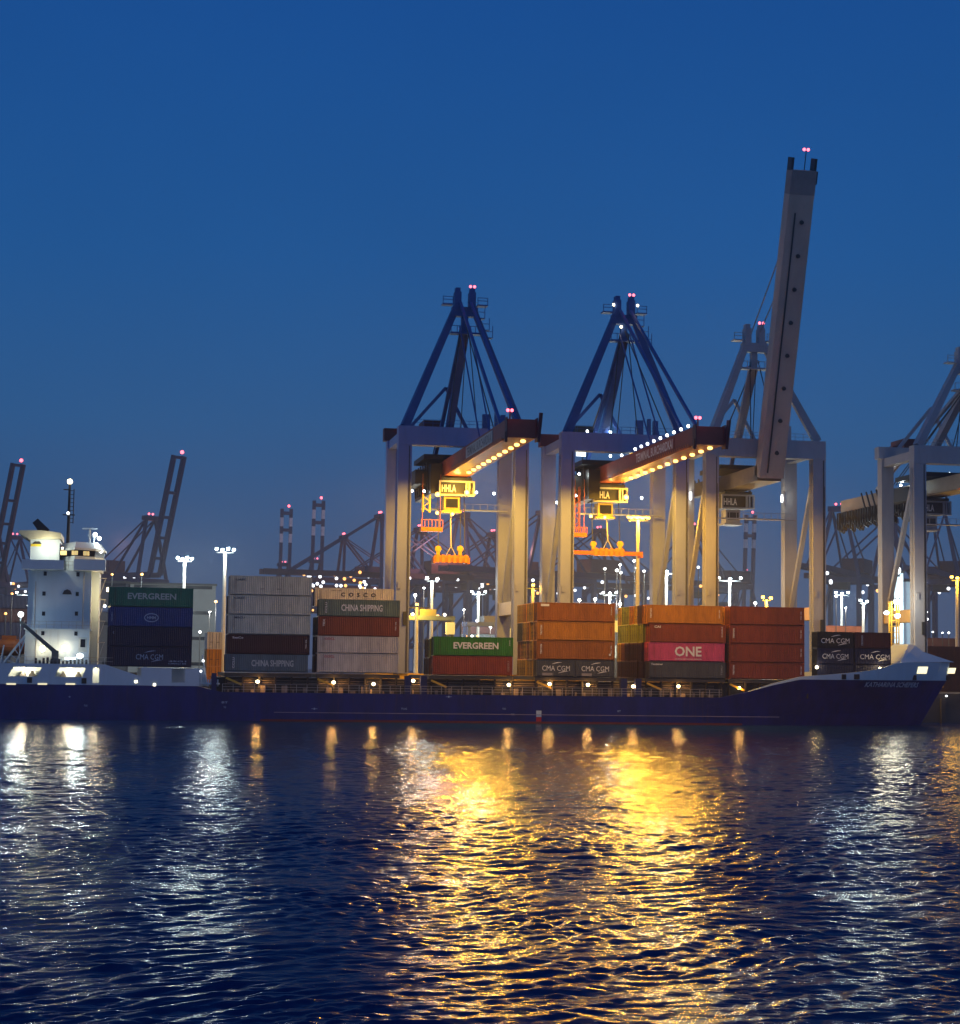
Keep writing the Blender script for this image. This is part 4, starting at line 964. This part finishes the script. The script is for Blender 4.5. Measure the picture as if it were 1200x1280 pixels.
yard_stack(1064, 1100, 758, 120, ['cream', 'cream', 'cream', 'grey'], 'floodlit and pale, left of the ladder tower')
yard_stack(1160, 1200, 760, 120, ['rust', 'maroon', 'charcoal', 'maroon'], 'beyond the bow at the right')
yard_stack(1150, 1200, 830, 60, ['maroon', 'maroon', 'maroon'], 'low behind the bow')
def building(px0, px1, py, Y, depth, mat, label, name='warehouse', cat='building', rows=3, lit=None):
    a = at(px0, py, Y); b = at(px1, py, Y); t = thing(name, ((a.x + b.x) / 2, Y, QZ), label, cat)
    MB().box(a.x, b.x, Y, Y + depth, QZ, a.z).build('wall', mat, t)
    MB().box(a.x - .3, b.x + .3, Y - .3, Y + depth + .3, a.z, a.z + .5).build('roof', m_steel, t)
    for r in range(rows):
        z = QZ + 3 + (a.z - QZ - 4) * r / max(1, rows - 1)
        MB().box(a.x + 1, b.x - 1, Y - .06, Y - .002, z, z + .9).build('window_band', lit or m_dark_glass, t)
    return t
building(163, 270, 730, 230, 30, m_grey, 'long grey warehouse behind the dark green container', rows=4)
building(126, 162, 728, 240, 30, paint('darker_cladding', (.12, .115, .12), .7), 'dark grey shed between the deckhouse and the green container')
building(1112, 1129, 716, 190, 5, m_swhite, 'bright white ship superstructure seen past the rightmost crane', 'far_superstructure', 'ship house', rows=5)
lamp_light(bpy.data.objects['far_superstructure'], at(1113, 735, 172), 6000, (.9, 1, 1), 1)
for px, py in ((1121, 713), (1112, 714.5)): MB().ball(at(px, py, 188), 1.1).build('deck_light', m_white, bpy.data.objects['far_superstructure'])
building(1133, 1146, 727, 200, 5, m_swhite, 'pale grey storage silo between the legs of the rightmost crane', 'storage_silo', 'silo', rows=1)
lamp_light(bpy.data.objects['storage_silo'], at(1139, 765, 180), 12000, WHITE, 1)

# straddle carriers on the apron
def straddle(px, py, Y, label):
    p = at(px, py, Y); t = thing('straddle_carrier', (p.x, Y, QZ), label, 'straddle carrier', 'straddle carriers on the apron')
    h = p.z
    for x in (p.x - 4.5, p.x + 4.5):
        for y in (Y - 2.2, Y + 2.2): MB().box(x - .3, x + .3, y - .3, y + .3, QZ + 1.5, h - .8).build('leg', paint('carrier_blue', (.06, .09, .18), .5), t)
    for y in (Y - 2.2, Y + 2.2):
        MB().box(p.x - 5, p.x + 5, y - .4, y + .4, h - .8, h).build('top_beam', paint('carrier_blue', (.06, .09, .18), .5), t)
        w = MB()
        for k in (-4, -1.4, 1.4, 4): w.tube((p.x + k, y - .3, QZ + .75), (p.x + k, y + .3, QZ + .75), .75, n=14)
        w.box(p.x - 5, p.x + 5, y - .25, y + .25, QZ + 1.0, QZ + 1.6); w.build('wheel_bogie', m_black, t)
    MB().box(p.x - 1.5, p.x + 1.5, Y - 2.2, Y + 2.2, h, h + 1.2).build('engine_deck', paint('carrier_grey', (.10, .10, .11), .6), t)
    MB().box(p.x + 3.2, p.x + 4.8, Y - 3.6, Y - 2.6, h - 3.4, h - 1.2).build('driver_cab', m_swhite, t)
    for k in (-3, 3): MB().ball((p.x + k, Y - 2.8, h + .2), .3).build('headlight', m_dim, t)
straddle(533, 770, 66, 'blue straddle carrier on the apron left of the slim white mast')
straddle(612, 778, 80, 'blue straddle carrier waiting behind the lit leaf green stack')
straddle(152, 760, 70, 'blue straddle carrier behind the dark green container')
mast(1079, 752, 112, 'short white lamp mast added to light the pale yard stack', m_white, WHITE, 5000, 2, spread=.8)  # extra mast, added to brighten the pale containers
straddle(742, 768, 70, 'blue straddle carrier under the long spreader')
# clustered small lamps low on the yard
YL_ = [(7, 767, m_orange), (15, 742, m_orange), (36, 757, m_white), (63, 768, m_white), (519, 744, m_white), (530, 735, m_white), (580, 762, m_white), (547, 770, m_orange), (613, 783, m_white), (583, 795, m_orange), (590, 795, m_white), (597, 795, m_orange), (724, 750, m_warm), (744, 749, m_white), (756, 711, m_white), (771, 713, m_white), (775, 706, m_white), (776, 716, m_white), (793, 701, m_white), (795, 710, m_white), (805, 714, m_white), (861, 752, m_white), (873, 709, m_white), (775, 755, m_white), (944, 754, m_white), (1057, 760, m_white), (1045, 745, m_white), (1158, 765, m_white), (1159, 774, m_white), (1166, 790, m_white), (1178, 791, m_white), (1186, 791, m_white), (1183, 870, m_dim), (262, 765, m_white), (250, 790, m_white), (270, 752, m_orange), (258, 805, m_white), (140, 718, m_orange), (177, 718, m_orange)]
for i, (px, py, mt) in enumerate(YL_):
    Y = 100 if py < 860 else 24.2
    p = at(px, py, Y); 
    t = thing('yard_lamp', (p.x, Y, QZ if p.z > QZ else p.z), ('small orange yard lamp on a thin post behind the ship' if mt is m_orange else 'small white yard lamp on a thin post behind the ship'), 'lamp', 'small yard lamps')
    rl_ = random.choice((.2, .25, .3, .34)); MB().ball(p, rl_, .25, rl_ * .85).build('lamp_head', mt, t)
    if p.z > QZ: MB().tube((p.x, Y, QZ), (p.x, Y, p.z - .3), .09, n=6).build('post', m_steel, t)
    if px in (724, 744, 580, 613, 1057, 944, 262, 36, 519, 775): lamp_light(t, p + Vector((0, -.8, 0)), 2600, (1, .93, .8), .3)

# ---------------------------------------------------------------- far cranes across the basin
def far_crane(px, py_apex, Y, rz, label, raised=None, *a_, glow_w=0, **k_):
    t = _far_crane(px, py_apex, Y, rz, label, raised, *a_, **k_)
    if glow_w:
        l = lamp_light(None, (0, 0, 0), glow_w, (1, .42, .30), 1.0); l.parent = t; l.location = (7.5, 30, 58)
    return t
def _far_crane(px, py_apex, Y, rz, label, raised=None, col=None, col2=None, stripes=False, s=1.0, apex_z=73, lamps=0, boomlen=52):
    col = col or m_farblue; col2 = col2 or m_farviolet
    p = at(px, py_apex, Y); t = thing('far_quay_crane', (p.x, Y, QZ), label, 'crane', 'cranes across the basin', rz)
    s = (p.z - QZ) / apex_z; B = lambda mb, n, m: mb.build(n, m, t, local=True)
    V = lambda x, y, z: (x * s, y * s, z * s)
    for x in (-9, 9):
        for y in (0, 24): B(MB().bar(V(x, y, 0), V(x, y, 44), 1.9 * s), 'leg', col)
        B(MB().bar(V(x, 0, 43), V(x, 24, 43), 2.0 * s), 'side_beam', col); B(MB().bar(V(x, 0, 14), V(x, 24, 14), 1.8 * s), 'sill_beam', col)
        B(MB().bar(V(x, 0, 15), V(x, 24, 42), 1.1 * s), 'diagonal_brace', col)
        B(MB().bar(V(x, 0, 44), V(x * .3, 2, apex_z), 1.3 * s), 'apex_leg', col)
        B(MB().bar(V(x * .3, 2, apex_z), V(x * .4, 24, 47), .9 * s), 'backstay', col); B(MB().bar(V(x * .3, 2, apex_z), V(x * .4, 44, 47), .5 * s), 'tie_bar', col)
        B(MB().bar(V(x * .35, -2, 46), V(x * .35, 48, 46), 1.4 * s, 2.4 * s), 'rear_girder', col2)
    for y in (0, 24): B(MB().bar(V(-9, y, 43), V(9, y, 43), 2.2 * s), 'cross_beam', col)
    B(MB().box(-5 * s, 5 * s, 26 * s, 44 * s, 47.4 * s, 53.5 * s), 'machinery_house', m_farred)
    B(MB().box(-4.4 * s, 4.4 * s, .5 * s, 3.5 * s, (apex_z - 1) * s, (apex_z + 1.2) * s), 'apex_head', col)
    B(MB().box(-3 * s, 3 * s, 4 * s, 10 * s, 39 * s, 44 * s), 'trolley', m_steel)
    ang = R_(raised if raised else 0); bd = Vector((0, -c_(ang), s_(ang))); o = Vector((0, -2, 46))
    if stripes:
        for x in (-3.1, 3.1):
            for k, (a0, a1) in enumerate(((0, boomlen - 23), (boomlen - 23, boomlen - 17), (boomlen - 17, boomlen - 12), (boomlen - 12, boomlen - 6), (boomlen - 6, boomlen))):
                mm = col if k in (0, 2, 4) else m_farwhite
                B(MB().bar(tuple((o + bd * a0 + Vector((x, 0, 0))) * s), tuple((o + bd * a1 + Vector((x, 0, 0))) * s), 2.1 * s, 2.4 * s), 'boom_section', mm)
        for a0 in (boomlen - 14.5, boomlen - 3): B(MB().bar(tuple((o + bd * a0 + Vector((-3.9, 0, 0))) * s), tuple((o + bd * a0 + Vector((3.9, 0, 0))) * s), 4.2 * s, 2.0 * s), 'boom_tie', col)
    else:
        for x in (-3.1, 3.1): B(MB().bar(tuple((o + Vector((x, 0, 0))) * s), tuple((o + bd * boomlen + Vector((x, 0, 0))) * s), 1.5 * s, 2.4 * s), 'boom_girder', col2)
        for a0 in (8, 18, 28, 40, boomlen - .8): B(MB().bar(tuple((o + bd * a0 + Vector((-3, 0, 0))) * s), tuple((o + bd * a0 + Vector((3, 0, 0))) * s), 1.3 * s, 1.3 * s), 'boom_tie', col2)
    tip = o + bd * (boomlen + 1.5)
    if raised: B(MB().ball(tuple((tip + Vector((1.5, 0, .4))) * s), .9 * s), 'warning_lamp', m_red)
    for x in (-1.2, 1.2): B(MB().ball(V(x, 2, apex_z + 2.2), .5 * s), 'warning_lamp', m_red)
    if not raised:
        for x in (-3, 3): B(MB().bar(V(x, 1, apex_z), tuple((o + bd * 38 + Vector((x, 0, 1))) * s), .6 * s), 'forestay', col)
    rr = random.Random(int(px))
    for k in range(lamps):
        B(MB().ball(V(rr.uniform(-6, 6), rr.uniform(-40, 40) if not raised else rr.uniform(-2, 42), rr.uniform(40, 47)), .75 * s), 'floodlight', m_dim if k % 4 else m_orange)
    return t
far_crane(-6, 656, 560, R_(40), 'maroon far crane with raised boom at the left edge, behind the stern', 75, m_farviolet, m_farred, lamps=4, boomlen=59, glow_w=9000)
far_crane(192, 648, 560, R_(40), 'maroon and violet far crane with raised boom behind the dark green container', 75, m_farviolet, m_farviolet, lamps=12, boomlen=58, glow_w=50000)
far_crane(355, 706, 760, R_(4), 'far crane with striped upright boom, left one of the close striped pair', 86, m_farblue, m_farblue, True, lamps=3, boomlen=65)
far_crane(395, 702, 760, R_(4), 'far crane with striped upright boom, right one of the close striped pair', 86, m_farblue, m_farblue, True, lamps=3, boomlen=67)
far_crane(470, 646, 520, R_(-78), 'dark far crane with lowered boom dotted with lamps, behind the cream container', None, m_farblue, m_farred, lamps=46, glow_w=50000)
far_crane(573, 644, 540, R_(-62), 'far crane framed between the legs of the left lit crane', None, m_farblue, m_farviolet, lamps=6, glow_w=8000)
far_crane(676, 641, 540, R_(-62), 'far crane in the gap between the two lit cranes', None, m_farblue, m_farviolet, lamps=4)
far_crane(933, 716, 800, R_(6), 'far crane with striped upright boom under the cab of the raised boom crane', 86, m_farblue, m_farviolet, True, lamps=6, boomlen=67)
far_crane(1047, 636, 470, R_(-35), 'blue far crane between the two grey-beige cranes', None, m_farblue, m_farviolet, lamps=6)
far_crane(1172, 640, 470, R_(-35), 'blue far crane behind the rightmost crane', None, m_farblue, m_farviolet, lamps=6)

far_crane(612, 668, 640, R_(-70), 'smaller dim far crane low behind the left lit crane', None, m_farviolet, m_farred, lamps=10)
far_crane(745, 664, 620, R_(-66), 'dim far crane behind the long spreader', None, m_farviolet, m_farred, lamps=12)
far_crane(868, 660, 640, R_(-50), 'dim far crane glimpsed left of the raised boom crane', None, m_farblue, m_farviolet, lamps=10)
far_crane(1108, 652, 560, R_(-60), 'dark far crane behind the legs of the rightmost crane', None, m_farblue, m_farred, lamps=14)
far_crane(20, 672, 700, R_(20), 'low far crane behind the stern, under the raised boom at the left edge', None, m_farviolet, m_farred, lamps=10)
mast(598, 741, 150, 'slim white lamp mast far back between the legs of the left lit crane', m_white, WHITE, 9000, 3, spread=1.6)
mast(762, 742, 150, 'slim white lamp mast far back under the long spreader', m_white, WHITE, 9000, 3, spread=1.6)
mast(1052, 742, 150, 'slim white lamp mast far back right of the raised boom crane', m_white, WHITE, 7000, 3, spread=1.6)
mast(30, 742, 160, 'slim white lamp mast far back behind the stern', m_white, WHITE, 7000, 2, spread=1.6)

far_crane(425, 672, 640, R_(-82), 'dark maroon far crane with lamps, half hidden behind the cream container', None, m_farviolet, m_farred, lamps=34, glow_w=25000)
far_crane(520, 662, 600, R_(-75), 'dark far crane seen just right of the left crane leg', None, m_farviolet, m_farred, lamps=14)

# ---------------------------------------------------------------- evening haze
hz = MB().box(-480, 760, -290, 1050, -4.2, 112).build('haze', None); hz['kind'] = 'stuff'
hm = bpy.data.materials.new('haze_air'); hm.use_nodes = True; t = hm.node_tree; t.nodes.remove(t.nodes['Principled BSDF'])
pv_ = t.nodes.new('ShaderNodeVolumePrincipled'); pv_.inputs['Color'].default_value = (.93, .93, .98, 1); pv_.inputs['Density'].default_value = .00022; pv_.inputs['Anisotropy'].default_value = .1
t.links.new(pv_.outputs[0], t.nodes['Material Output'].inputs['Volume']); hz.data.materials.append(hm)
scene.cycles.volume_bounces = 0
